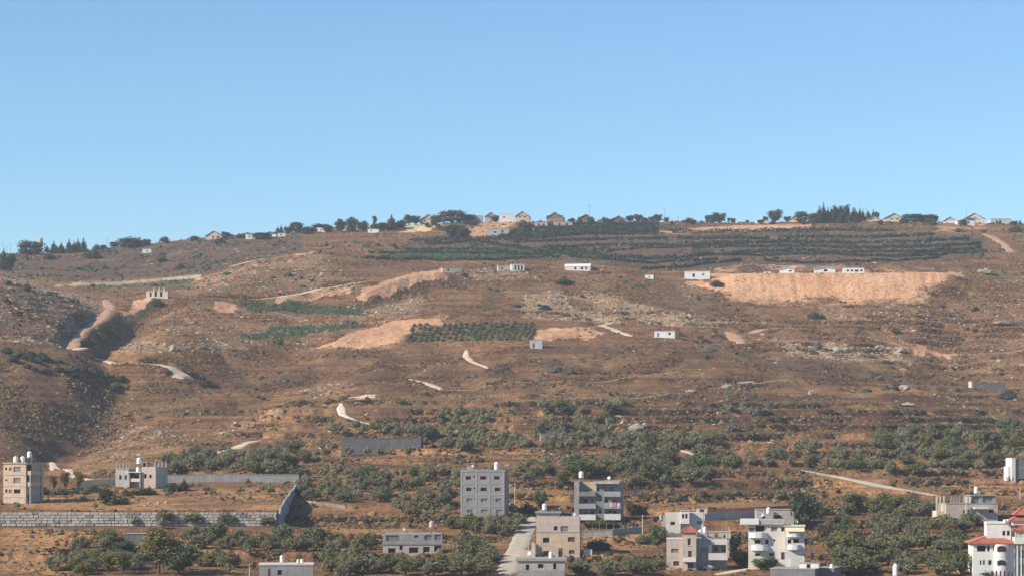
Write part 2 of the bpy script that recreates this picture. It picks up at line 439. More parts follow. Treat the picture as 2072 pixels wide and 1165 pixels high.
# stony ground
for pp, v in (([(1060,600),(1110,588),(1230,592),(1330,622),(1500,650),(1400,662),(1060,645)], 1.0),
              ([(735,590),(860,598),(850,640),(690,645)], 0.8), ([(230,690),(480,688),(490,708),(225,718)], 0.9),
              ([(1540,682),(1840,706),(1845,738),(1600,722)], 1.0), ([(1650,605),(1860,590),(1860,640),(1650,650)], 0.7),
              ([(1700,600),(2072,560),(2072,770),(1850,740)], 0.45), ([(0,556),(215,612),(205,640),(140,700),(0,690)], 0.75),
              ([(360,590),(460,545),(640,515),(740,580),(560,605)], 0.55), ([(360,610),(700,650),(640,700),(250,690)], 0.45),
              ([(1370,570),(1500,606),(1700,606),(1650,620),(1380,600)], 0.7), ([(440,865),(560,825),(560,840),(450,885)], 0.8),
              ([(150,860),(430,870),(330,920),(150,930)], 0.5), ([(600,790),(720,770),(720,790),(610,812)], 0.6),
              ([(860,548),(1000,545),(1100,560),(900,580)], 0.7), ([(1240,850),(1310,840),(1300,870),(1230,875)], 0.6)):
    paint(M_rock, pp, v)
M_rock = np.clip(M_rock + 0.13 * np.clip(fbm(XX, YY, 45, 2, 111), 0, 1) * sstep(900, 1000, YY), 0, 1)
# russet thorn scrub on the old terraces
M_rus = np.zeros_like(Z)
for pp, v in (([(1040,815),(1440,790),(1700,800),(2072,800),(2072,872),(1640,882),(1440,932),(1250,885),(1040,880)], 1.0), ([(640,915),(860,910),(1440,912),(1440,930),(1150,950),(650,955)], 0.8),
              ([(1180,985),(1640,960),(1640,1000),(1180,1025)], 0.8), ([(560,1010),(860,1060),(860,1085),(560,1075)], 0.5), ([(300,1065),(520,1075),(520,1100),(300,1090)], 0.7),
              ([(700,705),(1100,700),(1500,700),(1700,740),(1990,780),(1040,800),(700,790)], 0.55), ([(150,780),(640,740),(640,830),(160,930)], 0.4)):
    paint(M_rus, pp, v)
paint(M_rus, CUT, 1.0)  # cut bank behind the cabins: dark red earth with its shadow in the tone
M_rock *= (1 - np.clip(M_or * 1.5, 0, 1)) 
# ------------------------------------------------------------------ materials
def new_mat(name, rough=0.9, spec=0.2):
    m = bpy.data.materials.new(name); m.use_nodes = True
    nt = m.node_tree; b = nt.nodes['Principled BSDF']
    b.inputs['Roughness'].default_value = rough
    b.inputs['Specular IOR Level'].default_value = spec
    return m, nt, b

def mix(nt, fac, a, b, typ='MIX'):
    n = nt.nodes.new('ShaderNodeMix'); n.data_type = 'RGBA'; n.blend_type = typ
    for s, v in ((0, fac), (6, a), (7, b)):
        if isinstance(v, (int, float)): n.inputs[s].default_value = v
        elif isinstance(v, tuple): n.inputs[s].default_value = (*v, 1) if len(v) == 3 else v
        else: nt.links.new(v, n.inputs[s])
    return n.outputs[2]

def noise(nt, scale, detail=3, rough=0.6, vec=None, dist=0.0):
    n = nt.nodes.new('ShaderNodeTexNoise'); n.inputs['Scale'].default_value = scale
    n.inputs['Detail'].default_value = detail; n.inputs['Roughness'].default_value = rough; n.inputs['Distortion'].default_value = dist
    if vec is not None: nt.links.new(vec, n.inputs['Vector'])
    return n.outputs['Fac']

def ramp(nt, fac, a, b):
    n = nt.nodes.new('ShaderNodeMapRange'); n.inputs['From Min'].default_value = a; n.inputs['From Max'].default_value = b
    n.interpolation_type = 'SMOOTHSTEP'
    nt.links.new(fac, n.inputs['Value'])
    return n.outputs['Result']

def math_n(nt, op, a, b=None):
    n = nt.nodes.new('ShaderNodeMath'); n.operation = op
    for i, v in enumerate((a, b)):
        if v is None: continue
        if isinstance(v, (int, float)): n.inputs[i].default_value = v
        else: nt.links.new(v, n.inputs[i])
    return n.outputs[0]

def coords(nt, kind='Object', scale=None):
    t = nt.nodes.new('ShaderNodeTexCoord').outputs[kind]
    if scale:
        m = nt.nodes.new('ShaderNodeMapping'); m.inputs['Scale'].default_value = scale
        nt.links.new(t, m.inputs['Vector']); t = m.outputs['Vector']
    return t

def bump(nt, bs, h, strength, dist):
    n = nt.nodes.new('ShaderNodeBump'); n.inputs['Strength'].default_value = strength; n.inputs['Distance'].default_value = dist
    nt.links.new(h, n.inputs['Height']); nt.links.new(n.outputs['Normal'], bs.inputs['Normal'])

def solid(name, c, var=0.12, scale=0.8, rough=0.85, spec=0.2, dirt=None, bumpd=0.0, fine=6.0):
    m, nt, b = new_mat(name, rough, spec)
    v = coords(nt)
    n1 = noise(nt, scale, 4, 0.65, v); n2 = noise(nt, fine, 3, 0.6, v)
    lo = tuple(x * (1 - var) for x in c); hi = tuple(min(1, x * (1 + var)) for x in c)
    col = mix(nt, ramp(nt, n1, 0.3, 0.7), lo, hi)
    col = mix(nt, math_n(nt, 'MULTIPLY', ramp(nt, n2, 0.35, 0.75), 0.35), col, tuple(x * (1 - 1.6 * var) for x in c))
    if dirt:
        cs = ramp(nt, noise(nt, 1.0, 2, 0.5, coords(nt, 'Object', (0.25, 0.25, 3.2))), 0.42, 0.62)
        col = mix(nt, math_n(nt, 'MULTIPLY', cs, 0.22), col, dirt)
        bl = ramp(nt, noise(nt, 0.22, 3, 0.7, v), 0.5, 0.68)
        col = mix(nt, math_n(nt, 'MULTIPLY', bl, 0.3), col, dirt)
        s = coords(nt, 'Object', (1.4, 1.4, 0.12))
        st = ramp(nt, noise(nt, 1.0, 4, 0.6, s), 0.52, 0.72)
        col = mix(nt, math_n(nt, 'MULTIPLY', st, 0.55), col, dirt)
    nt.links.new(col, b.inputs['Base Color'])
    if bumpd: bump(nt, b, n2, 0.6, bumpd)
    return m

def attr(nt, name):
    n = nt.nodes.new('ShaderNodeAttribute'); n.attribute_name = name
    return n.outputs['Color']

def sep(nt, c):
    n = nt.nodes.new('ShaderNodeSeparateColor'); nt.links.new(c, n.inputs['Color'])
    return n.outputs[0], n.outputs[1], n.outputs[2]

def terrain_mat():
    m, nt, b = new_mat('hillside_soil', 0.95, 0.1)
    P = coords(nt)
    o, pale, gr = sep(nt, attr(nt, 'cover_a')); gold, dark, rock = sep(nt, attr(nt, 'cover_b'))
    big = noise(nt, 0.012, 4, 0.6, P, 0.6); mid = noise(nt, 0.06, 5, 0.65, P); fin = noise(nt, 0.45, 5, 0.7, P); tiny = noise(nt, 1.05, 3, 0.75, P)
    # contour-wise streaks (height stretched): grass banding along the slope
    st = noise(nt, 1.0, 4, 0.6, coords(nt, 'Object', (0.018, 0.018, 0.55)), 0.3)
    st2 = noise(nt, 1.0, 3, 0.65, coords(nt, 'Object', (0.03, 0.03, 1.5)), 0.4)
    rus = sep(nt, attr(nt, 'cover_c'))[0]
    c = mix(nt, ramp(nt, big, 0.35, 0.65), (0.175, 0.092, 0.056), (0.205, 0.122, 0.070))
    c = mix(nt, ramp(nt, mid, 0.42, 0.66), c, (0.135, 0.080, 0.055))
    c = mix(nt, math_n(nt, 'MULTIPLY', rus, ramp(nt, mid, 0.1, 0.42)), c, (0.068, 0.038, 0.026))
    c = mix(nt, math_n(nt, 'MULTIPLY', ramp(nt, st, 0.48, 0.68), 0.65), c, (0.265, 0.160, 0.083))
    c = mix(nt, math_n(nt, 'MULTIPLY', ramp(nt, st, 0.50, 0.32), 0.65), c, (0.088, 0.048, 0.033))
    c = mix(nt, math_n(nt, 'MULTIPLY', ramp(nt, st2, 0.47, 0.33), 0.5), c, (0.080, 0.048, 0.034))
    c = mix(nt, math_n(nt, 'MULTIPLY', ramp(nt, st2, 0.58, 0.72), 0.4), c, (0.30, 0.20, 0.115))
    c = mix(nt, math_n(nt, 'MULTIPLY', dark, 0.8), c, mix(nt, ramp(nt, fin, 0.4, 0.6), (0.062, 0.052, 0.050), (0.098, 0.078, 0.070)))
    pat = noise(nt, 0.035, 5, 0.7, P, 0.8)
    c = mix(nt, math_n(nt, 'MULTIPLY', ramp(nt, pat, 0.50, 0.66), 0.6), c, mix(nt, ramp(nt, fin, 0.4, 0.6), (0.150, 0.122, 0.066), (0.25, 0.195, 0.105)))
    g2 = math_n(nt, 'MULTIPLY', gold, ramp(nt, math_n(nt, 'ADD', mid, math_n(nt, 'MULTIPLY', math_n(nt, 'SUBTRACT', st2, 0.5), 0.8)), 0.28, 0.62))
    c = mix(nt, math_n(nt, 'MULTIPLY', g2, 0.85), c, mix(nt, ramp(nt, fin, 0.35, 0.65), (0.32, 0.175, 0.088), (0.44, 0.275, 0.145)))
    gm = math_n(nt, 'MULTIPLY', gr, ramp(nt, fin, 0.12, 0.42))
    c = mix(nt, gm, c, mix(nt, ramp(nt, mid, 0.4, 0.6), (0.048, 0.075, 0.034), (0.080, 0.10, 0.045)))
    oc = mix(nt, ramp(nt, mid, 0.35, 0.65), (0.50, 0.280, 0.185), (0.585, 0.375, 0.260))
    oc = mix(nt, math_n(nt, 'MULTIPLY', ramp(nt, fin, 0.45, 0.75), 0.6), oc, (0.36, 0.185, 0.11))
    rill = noise(nt, 1.0, 4, 0.6, coords(nt, 'Object', (0.35, 0.03, 0.05)), 0.3)
    oc = mix(nt, math_n(nt, 'MULTIPLY', ramp(nt, rill, 0.5, 0.7), 0.45), oc, (0.64, 0.46, 0.34))
    edge = math_n(nt, 'ADD', o, math_n(nt, 'MULTIPLY', math_n(nt, 'SUBTRACT', math_n(nt, 'ADD', mid, math_n(nt, 'MULTIPLY', fin, 0.7)), 0.85), 1.1))
    c = mix(nt, ramp(nt, edge, 0.25, 0.7), c, oc)
    c = mix(nt, ramp(nt, math_n(nt, 'ADD', pale, math_n(nt, 'MULTIPLY', math_n(nt, 'SUBTRACT', fin, 0.5), 0.9)), 0.2, 0.8), c, (0.56, 0.46, 0.33))
    # stones too small to model
    sp = ramp(nt, math_n(nt, 'ADD', tiny, math_n(nt, 'MULTIPLY', rock, 0.20)), 0.64, 0.74)
    c = mix(nt, math_n(nt, 'MULTIPLY', sp, 0.75), c, (0.42, 0.32, 0.235))
    # tufts and soil grain
    c = mix(nt, math_n(nt, 'MULTIPLY', ramp(nt, fin, 0.50, 0.34), 0.55), c, (0.060, 0.042, 0.027))
    c = mix(nt, math_n(nt, 'MULTIPLY', ramp(nt, tiny, 0.50, 0.36), 0.6), c, (0.066, 0.044, 0.030))
    c = mix(nt, math_n(nt, 'MULTIPLY', ramp(nt, tiny, 0.56, 0.66), 0.35), c, (0.34, 0.22, 0.135))
    c = mix(nt, 1.0, c, (1.14, 1.03, 0.85), 'MULTIPLY')
    nt.links.new(c, b.inputs['Base Color'])
    h = math_n(nt, 'ADD', fin, math_n(nt, 'MULTIPLY', tiny, 0.5))
    bump(nt, b, h, 0.9, 0.7)
    return m

def leaf_mat(name, c, var=0.3, trans=0.18):
    m, nt, b = new_mat(name, 0.75, 0.25)
    oi = nt.nodes.new('ShaderNodeObjectInfo')
    n = noise(nt, 1.3, 2, 0.6, coords(nt))
    lo = tuple(x * (1 - var) for x in c); hi = tuple(x * (1 + var) for x in c)
    col = mix(nt, ramp(nt, n, 0.3, 0.7), lo, hi)
    col = mix(nt, math_n(nt, 'MULTIPLY', oi.outputs['Random'], 0.5), col, (c[0] * 1.15, c[1] * 0.98, c[2] * 0.80))
    nt.links.new(col, b.inputs['Base Color'])
    t = nt.nodes.new('ShaderNodeBsdfTranslucent'); nt.links.new(col, t.inputs['Color'])
    ms = nt.nodes.new('ShaderNodeMixShader'); ms.inputs[0].default_value = trans
    nt.links.new(b.outputs[0], ms.inputs[1]); nt.links.new(t.outputs[0], ms.inputs[2])
    nt.links.new(ms.outputs[0], nt.nodes['Material Output'].inputs['Surface'])
    return m

def tint_mat(name, rough=0.95, grain=0.25):
    """colour comes per piece from the mesh, with a little grain"""
    m, nt, b = new_mat(name, rough, 0.1)
    c = attr(nt, 'tint')
    n = noise(nt, 2.5, 3, 0.6, coords(nt))
    c = mix(nt, math_n(nt, 'MULTIPLY', ramp(nt, n, 0.35, 0.7), grain), c, (0.03, 0.025, 0.02))
    nt.links.new(c, b.inputs['Base Color'])
    return m

MAT = {
 'soil': terrain_mat(),
 'tint': tint_mat('stone_and_scrub'),
 'track': solid('dirt_track', (0.58, 0.455, 0.33), 0.18, 0.3, 0.95, 0.1, fine=2.0),
 'track_faint': solid('worn_grass_track', (0.30, 0.205, 0.125), 0.2, 0.3, 0.95, 0.1, fine=2.0),
 'track_red': solid('red_dirt_track', (0.42, 0.26, 0.175), 0.2, 0.3, 0.95, 0.1, fine=2.0),
 'track_white': solid('limestone_track', (0.66, 0.57, 0.45), 0.12, 0.3, 0.95, 0.1, fine=2.0),
 'road': solid('concrete_road', (0.43, 0.365, 0.285), 0.12, 0.3, 0.9, 0.15, fine=1.5),
 'olive': leaf_mat('olive_leaves', (0.188, 0.182, 0.098), 0.35),
 'green': leaf_mat('green_leaves', (0.115, 0.140, 0.055)),
 'dkgreen': leaf_mat('dark_green_leaves', (0.052, 0.078, 0.040)),
 'yellowgreen': leaf_mat('yellow_green_leaves', (0.175, 0.165, 0.045)),
 'rust': leaf_mat('rusty_leaves', (0.20, 0.125, 0.06)),
 'pine': leaf_mat('pine_needles', (0.030, 0.048, 0.030), 0.25, 0.1),
 'vine': leaf_mat('vine_leaves', (0.024, 0.046, 0.030), 0.3, 0.1),
 'bark': solid('bark', (0.13, 0.095, 0.065), 0.3, 2.0, 0.95, 0.1),
 'core': solid('crown_core', (0.065, 0.066, 0.042), 0.3, 2.0, 0.95, 0.05),  # darker lumps that fill the inside of the crowns
}

# ------------------------------------------------------------------ the hillside
def grid_faces(a, b):
    i = np.arange((a - 1) * b).reshape(a - 1, b)[:, :-1].ravel()
    return np.stack([i, i + 1, i + b + 1, i + b], 1)

V = np.stack([XX, YY, Z], -1).reshape(-1, 3)
me = np_mesh('hillside', V, grid_faces(nD, nU), MAT['soil'], {
    'cover_a': np.stack([M_or, M_pale, M_green], -1).reshape(-1, 3),
    'cover_b': np.stack([M_gold, M_dark, M_rock], -1).reshape(-1, 3),
    'cover_c': np.stack([M_rus, M_rus * 0, M_rus * 0], -1).reshape(-1, 3)}, smooth=True)
hill = tag(obj('hillside', me), kind='structure')

# valley floor between the viewer and the village, rising to the viewer's own slope
gx = np.linspace(-900, 900, 46); gy = np.linspace(-200, 470, 36)
GX, GY = np.meshgrid(gx, gy)
edge_z = np.interp(gx, XX[0], Z[0])
vv = np.interp(GY, [-200, -20, 12, 120, 260, 400, 470], [14, -1.5, -3.0, -26, -50, -52, -42])
GZ = np.where(GY >= 469, edge_z[None, :], vv + (GY > 400) * 0) + 1.0 * fbm(GX, GY, 90, 2, 131) * (GY < 465) * (GY > 30)
GZ[-1] = edge_z - 0.02
gm = np_mesh('valley_ground', np.stack([GX, GY, GZ], -1).reshape(-1, 3), grid_faces(36, 46), MAT['soil'],
             {'cover_a': np.zeros((36 * 46, 3)), 'cover_b': np.zeros((36 * 46, 3)), 'cover_c': np.zeros((36 * 46, 3))}, smooth=True)
tag(obj('valley_ground', gm), kind='structure')

# ------------------------------------------------------------------ dirt tracks and roads (sheets a hand above the soil, with raised edges let into the ground)
def ribbon(name, a, width, mat, wob):
    xy = a[:, :2]
    t = np.gradient(xy, axis=0); t /= np.maximum(np.linalg.norm(t, axis=1, keepdims=True), 1e-6)
    nrm = np.stack([-t[:, 1], t[:, 0]], 1)
    K = 7; verts = []; jr = random.Random(len(a))
    for i, (p, n) in enumerate(zip(a, nrm)):
        taper = min(1.0, 0.35 + 0.25 * min(i, len(a) - 1 - i))
        for k in range(K):
            s = (k / (K - 1) - 0.5) * width * taper * (1 + wob * math.sin(i * 0.9 + 2.1 * math.sin(i * 0.37)) + (wob * jr.uniform(-0.6, 0.6) if k in (0, 1, K - 2, K - 1) else 0))
            rut = 0.05 * math.cos(k * math.pi)
            verts.append((p[0] + n[0] * s, p[1] + n[1] * s, p[2] + (0.16 + rut if 0 < k < K - 1 else -0.25)))
    o = obj(name, np_mesh(name, verts, grid_faces(len(a), K), MAT[mat], smooth=True))
    return tag(o, kind='structure')
for tr in TRACKS: ribbon(*tr)

# ------------------------------------------------------------------ scattered scrub and stones
ICO_V, ICO_F = None, None
def ico(sub):
    bm = bmesh.new(); bmesh.ops.create_icosphere(bm, subdivisions=sub, radius=1.0)
    v = np.array([p.co[:] for p in bm.verts]); f = np.array([[x.index for x in q.verts] for q in bm.faces]); bm.free()
    return v, f
ICO1 = ico(1); ICO2 = ico(2)
# low dome: 6 rim + 5 upper + top
_r = [(math.cos(a), math.sin(a), -0.15) for a in np.arange(5) * 2 * math.pi / 5]
_m = [(0.72 * math.cos(a), 0.72 * math.sin(a), 0.62) for a in np.arange(5) * 2 * math.pi / 5 + 0.6]
DOME = (np.array(_r + _m + [(0, 0, 1.0)]), np.array([[i, (i + 1) % 5, 5 + i] for i in range(5)] + [[(i + 1) % 5, 5 + (i + 1) % 5, 5 + i] for i in range(5)] + [[5 + i, 5 + (i + 1) % 5, 10] for i in range(5)]))

def scatter(name, base, pos, scl, tint, seed, rough=0.3, mat='tint', smooth=False):
    rng = np.random.default_rng(seed)
    bv, bf = base; n = len(pos); k = len(bv)
    a = rng.uniform(0, 2 * math.pi, n); ca, sa = np.cos(a)[:, None], np.sin(a)[:, None]
    jit = 1 + rough * rng.uniform(-1, 1, (n, k, 1))
    v = bv[None] * jit
    vx = (v[..., 0] * ca - v[..., 1] * sa) * scl[:, 0:1]; vy = (v[..., 0] * sa + v[..., 1] * ca) * scl[:, 1:2]; vz = v[..., 2] * scl[:, 2:3]
    out = np.stack([vx, vy, vz], -1) + pos[:, None, :]
    f = (bf[None] + (np.arange(n) * k)[:, None, None]).reshape(-1, 3)
    t = np.repeat(tint[:, None, :], k, 1).reshape(-1, 3)
    return obj(name, np_mesh(name, out.reshape(-1, 3), f, MAT[mat], {'tint': t}, smooth=smooth))

def sample_cells(n, wgt, seed):
    """random ground points with given relative density per ground cell"""
    rng = np.random.default_rng(seed)
    w = wgt[:-1, :-1].ravel().astype(float); w = w / w.sum()
    idx = rng.choice(len(w), n, p=w)
    i, j = idx // (nU - 1), idx % (nU - 1)
    s, t = rng.random(n), rng.random(n)
    P4 = lambda A: A[i, j] * (1 - s) * (1 - t) + A[i + 1, j] * s * (1 - t) + A[i, j + 1] * (1 - s) * t + A[i + 1, j + 1] * s * t
    return np.stack([P4(XX), P4(YY), P4(Z)], 1), i, j

px_all = UU * F + CX
dA = np.zeros_like(Z); dA[:-1, :-1] = np.abs(np.diff(XX, axis=1))[:-1] * np.diff(YY, axis=0)[:, :-1]
infr = ((px_all > -120) & (px_all < 2190) & (YY < 1775) & (YY > 555)).astype(float)
# pixels see more of the near slopes: keep cover even in ground area, a bit denser nearby
clump = np.clip(0.35 + 1.6 * fbm(XX, YY, 24, 3, 151), 0.02, 2)
bare = (1 - np.clip(np.maximum(M_or, M_pale) * 1.3, 0, 1)) * (1 - M_trk) * (1 - ((XX < -55) & (YY > 626) & (YY < 643)))
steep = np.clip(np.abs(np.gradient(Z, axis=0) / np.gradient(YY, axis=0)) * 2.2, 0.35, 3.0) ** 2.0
pal = np.array([(0.150, 0.088, 0.056), (0.20, 0.130, 0.075), (0.125, 0.085, 0.052), (0.105, 0.088, 0.055), (0.26, 0.18, 0.095), (0.080, 0.080, 0.045), (0.165, 0.10, 0.07)])
pr = np.array([0.24, 0.2, 0.18, 0.14, 0.1, 0.06, 0.08])
CONE = (np.array(_r + [(0.1, 0.05, 0.85)]), np.array([[i_, (i_ + 1) % 5, 5] for i_ in range(5)]))
wsc = dA * infr * clump * bare * steep * (1 - 0.45 * M_gold)
def scrub(n, w, base, seed, k, g):
    pos, i, j = sample_cells(n, w, seed)
    rs = np.random.default_rng(seed + 1)
    r = (rs.gamma(2.2, g, n) + 0.15) * k
    scl = np.stack([r * rs.uniform(0.8, 1.4, n), r * rs.uniform(0.8, 1.4, n), r * rs.uniform(0.5, 1.0, n)], 1)
    t = pal[rs.choice(len(pal), n, p=pr)] * rs.uniform(0.45, 1.1, (n, 1)) * np.array([1.12, 0.92, 0.68])
    rm = (M_rus[i, j] > 0.3) & (rs.random(n) < 0.6); t[rm] = np.array((0.075, 0.044, 0.031)) * rs.uniform(0.5, 1.3, (rm.sum(), 1))
    wd = (pos[:, 1] < 1000) & (rs.random(n) < 0.35); t[wd] = np.array([(0.24, 0.19, 0.10), (0.125, 0.122, 0.066), (0.19, 0.16, 0.085)])[rs.integers(0, 3, wd.sum())] * rs.uniform(0.6, 1.15, (wd.sum(), 1))
    sk = (steep[i, j] > 1.4) & (rs.random(n) < 0.55) & (pos[:, 1] < 1000); t[sk] = np.array((0.060, 0.046, 0.030)) * rs.uniform(0.5, 1.2, (sk.sum(), 1))  # steep banks: dark scrub and the scarps' shade together in one tint
    gk = M_green[i, j] > 0.4; t[gk] = np.array((0.06, 0.088, 0.04)) * rs.uniform(0.7, 1.4, (gk.sum(), 1))
    dk = (M_dark[i, j] > 0.8) & (rs.random(n) < 0.5); t[dk] = np.array((0.060, 0.058, 0.045)) * rs.uniform(0.6, 1.3, (dk.sum(), 1))
    return scatter('dry_scrub', base, pos, scl, t, seed + 2, 0.35)
lab = 'low dry brown scrub and thorn tufts over the '
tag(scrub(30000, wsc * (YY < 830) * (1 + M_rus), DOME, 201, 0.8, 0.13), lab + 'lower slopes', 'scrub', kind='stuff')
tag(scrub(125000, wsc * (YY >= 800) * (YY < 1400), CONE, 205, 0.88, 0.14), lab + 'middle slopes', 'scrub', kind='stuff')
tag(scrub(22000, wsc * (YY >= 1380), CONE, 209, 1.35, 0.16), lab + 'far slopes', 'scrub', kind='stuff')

# low green crops and weeds in the watered plots
pos, i, j = sample_cells(15000, dA * infr * (M_green > 0.62) * (1 - M_trk), 231)
rs = np.random.default_rng(232); r = rs.gamma(3.0, 0.12, 15000) + 0.2
scl = np.stack([r * rs.uniform(0.8, 1.5, 15000), r * rs.uniform(0.8, 1.3, 15000), r * rs.uniform(0.7, 1.2, 15000)], 1)
tint = np.array([(0.046, 0.072, 0.032), (0.060, 0.085, 0.040), (0.040, 0.055, 0.030)])[rs.integers(0, 3, 15000)] * rs.uniform(0.7, 1.3, (15000, 1))
tag(scatter('green_crop', CONE, pos, scl, tint, 233, 0.3), 'low green crops in the watered plots of the slope', 'crops', kind='stuff')

# dark evergreen bushes in the gullies and on the far slopes
N2 = 2600
wsh = dA * infr * bare * np.clip(fbm(XX, YY, 40, 3, 171) * 1.6 - 0.15, 0, 1.5) ** 1.5 * sstep(820, 950, YY) * (0.7 + 1.2 * sstep(1400, 1500, YY) + 1.2 * M_dark + 2 * M_green)
pos, i, j = sample_cells(N2, wsh, 211)
rs = np.random.default_rng(212)
r = rs.gamma(3.0, 0.25, N2) + 0.35
scl = np.stack([r * rs.uniform(0.9, 1.4, N2), r * rs.uniform(0.9, 1.4, N2), r * rs.uniform(0.6, 1.0, N2)], 1)
tint = np.array([(0.050, 0.060, 0.036), (0.065, 0.070, 0.045), (0.085, 0.080, 0.055)])[rs.integers(0, 3, N2)] * rs.uniform(0.7, 1.3, (N2, 1))
tag(scatter('evergreen_scrub', DOME, pos, scl, tint, 213, 0.35), 'dark green low bushes dotted over the upper slopes', 'bushes', kind='stuff')

# limestone
N3 = 9500
wr = dA * infr * (M_rock ** 1.6 * np.clip(0.3 + 2.2 * fbm(XX, YY, 12, 3, 181), 0, 2.5) + 0.008) * (YY > 780) * bare
pos, i, j = sample_cells(N3, wr, 221)
rs = np.random.default_rng(222)
r = np.minimum(rs.gamma(1.6, 0.2, N3) + 0.14, 1.0)
scl = np.stack([r * rs.uniform(0.8, 1.9, N3), r * rs.uniform(0.7, 1.2, N3), r * rs.uniform(0.45, 0.95, N3)], 1)
tint = np.array([(0.48, 0.41, 0.32), (0.40, 0.34, 0.27), (0.56, 0.48, 0.37), (0.32, 0.27, 0.22)])[rs.integers(0, 4, N3)] * rs.uniform(0.5, 0.92, (N3, 1)) * np.array([1.0, 0.93, 0.85])
pos[:, 2] -= 0.05
tag(scatter('limestone_rubble', ICO1, pos, scl, tint, 223, 0.32), 'pale limestone rocks strewn over the slopes', 'rocks', kind='stuff')
# ------------------------------------------------------------------ trees
def tube(pts, rad, sides=6):
    """tapered tube through points -> verts, tri faces"""
    V_, F_ = [], []
    n = len(pts)
    for i, (p, r) in enumerate(zip(pts, rad)):
        p = np.array(p, float)
        t = np.array(pts[min(i + 1, n - 1)], float) - np.array(pts[max(i - 1, 0)], float); t /= max(np.linalg.norm(t), 1e-6)
        a = np.cross(t, (0.3, 1, 0.1)); a /= max(np.linalg.norm(a), 1e-6); b = np.cross(t, a)
        for k in range(sides):
            g = 2 * math.pi * k / sides
            V_.append(p + r * (math.cos(g) * a + math.sin(g) * b))
    for i in range(n - 1):
        for k in range(sides):
            q = i * sides + k; w = i * sides + (k + 1) % sides
            F_ += [(q, w, w + sides), (q, w + sides, q + sides)]
    return np.array(V_), np.array(F_)

def join(parts):
    V_, F_, o = [], [], 0
    for v, f in parts:
        V_.append(v); F_.append(f + o); o += len(v)
    return np.concatenate(V_), np.concatenate(F_)

def leaf_cards(rng, lobes, n, size, out=0.6, flat=0.75):
    """n small leaf sprays (two crossed folded triangles each) over ellipsoid lobes [(c, r)]"""
    vol = np.array([r[0] * r[1] * r[2] for c, r in lobes]) ** 0.67
    li = rng.choice(len(lobes), n, p=vol / vol.sum())
    C = np.array([c for c, r in lobes])[li]; RR = np.array([r for c, r in lobes])[li]
    d = rng.normal(size=(n, 3)); d /= np.linalg.norm(d, axis=1, keepdims=True)
    d[:, 2] = np.where(d[:, 2] < -0.55, -d[:, 2], d[:, 2])
    rad = rng.uniform(0.70, 1.14, (n, 1))
    c = C + d * RR * rad
    nrm = d * out + rng.normal(size=(n, 3)) * (1 - out) * 1.4; nrm /= np.linalg.norm(nrm, axis=1, keepdims=True)
    a = np.cross(nrm, rng.normal(size=(n, 3))); a /= np.linalg.norm(a, axis=1, keepdims=True); b = np.cross(nrm, a)
    s = size * rng.uniform(0.6, 1.4, (n, 1))
    p0 = c - a * s; p1 = c + b * s * flat + nrm * s * 0.25; p2 = c + a * s; p3 = c - b * s * flat + nrm * s * 0.25
    V_ = np.stack([p0, p1, p2, p3], 1).reshape(-1, 3)
    i = np.arange(n) * 4
    return V_, np.concatenate([np.stack([i, i + 1, i + 2], 1), np.stack([i, i + 2, i + 3], 1)])

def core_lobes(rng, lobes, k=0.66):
    return join([(ICO1[0] * np.array(r) * k * (1 + 0.18 * rng.uniform(-1, 1, (len(ICO1[0]), 1))) + np.array(c), ICO1[1]) for c, r in lobes])

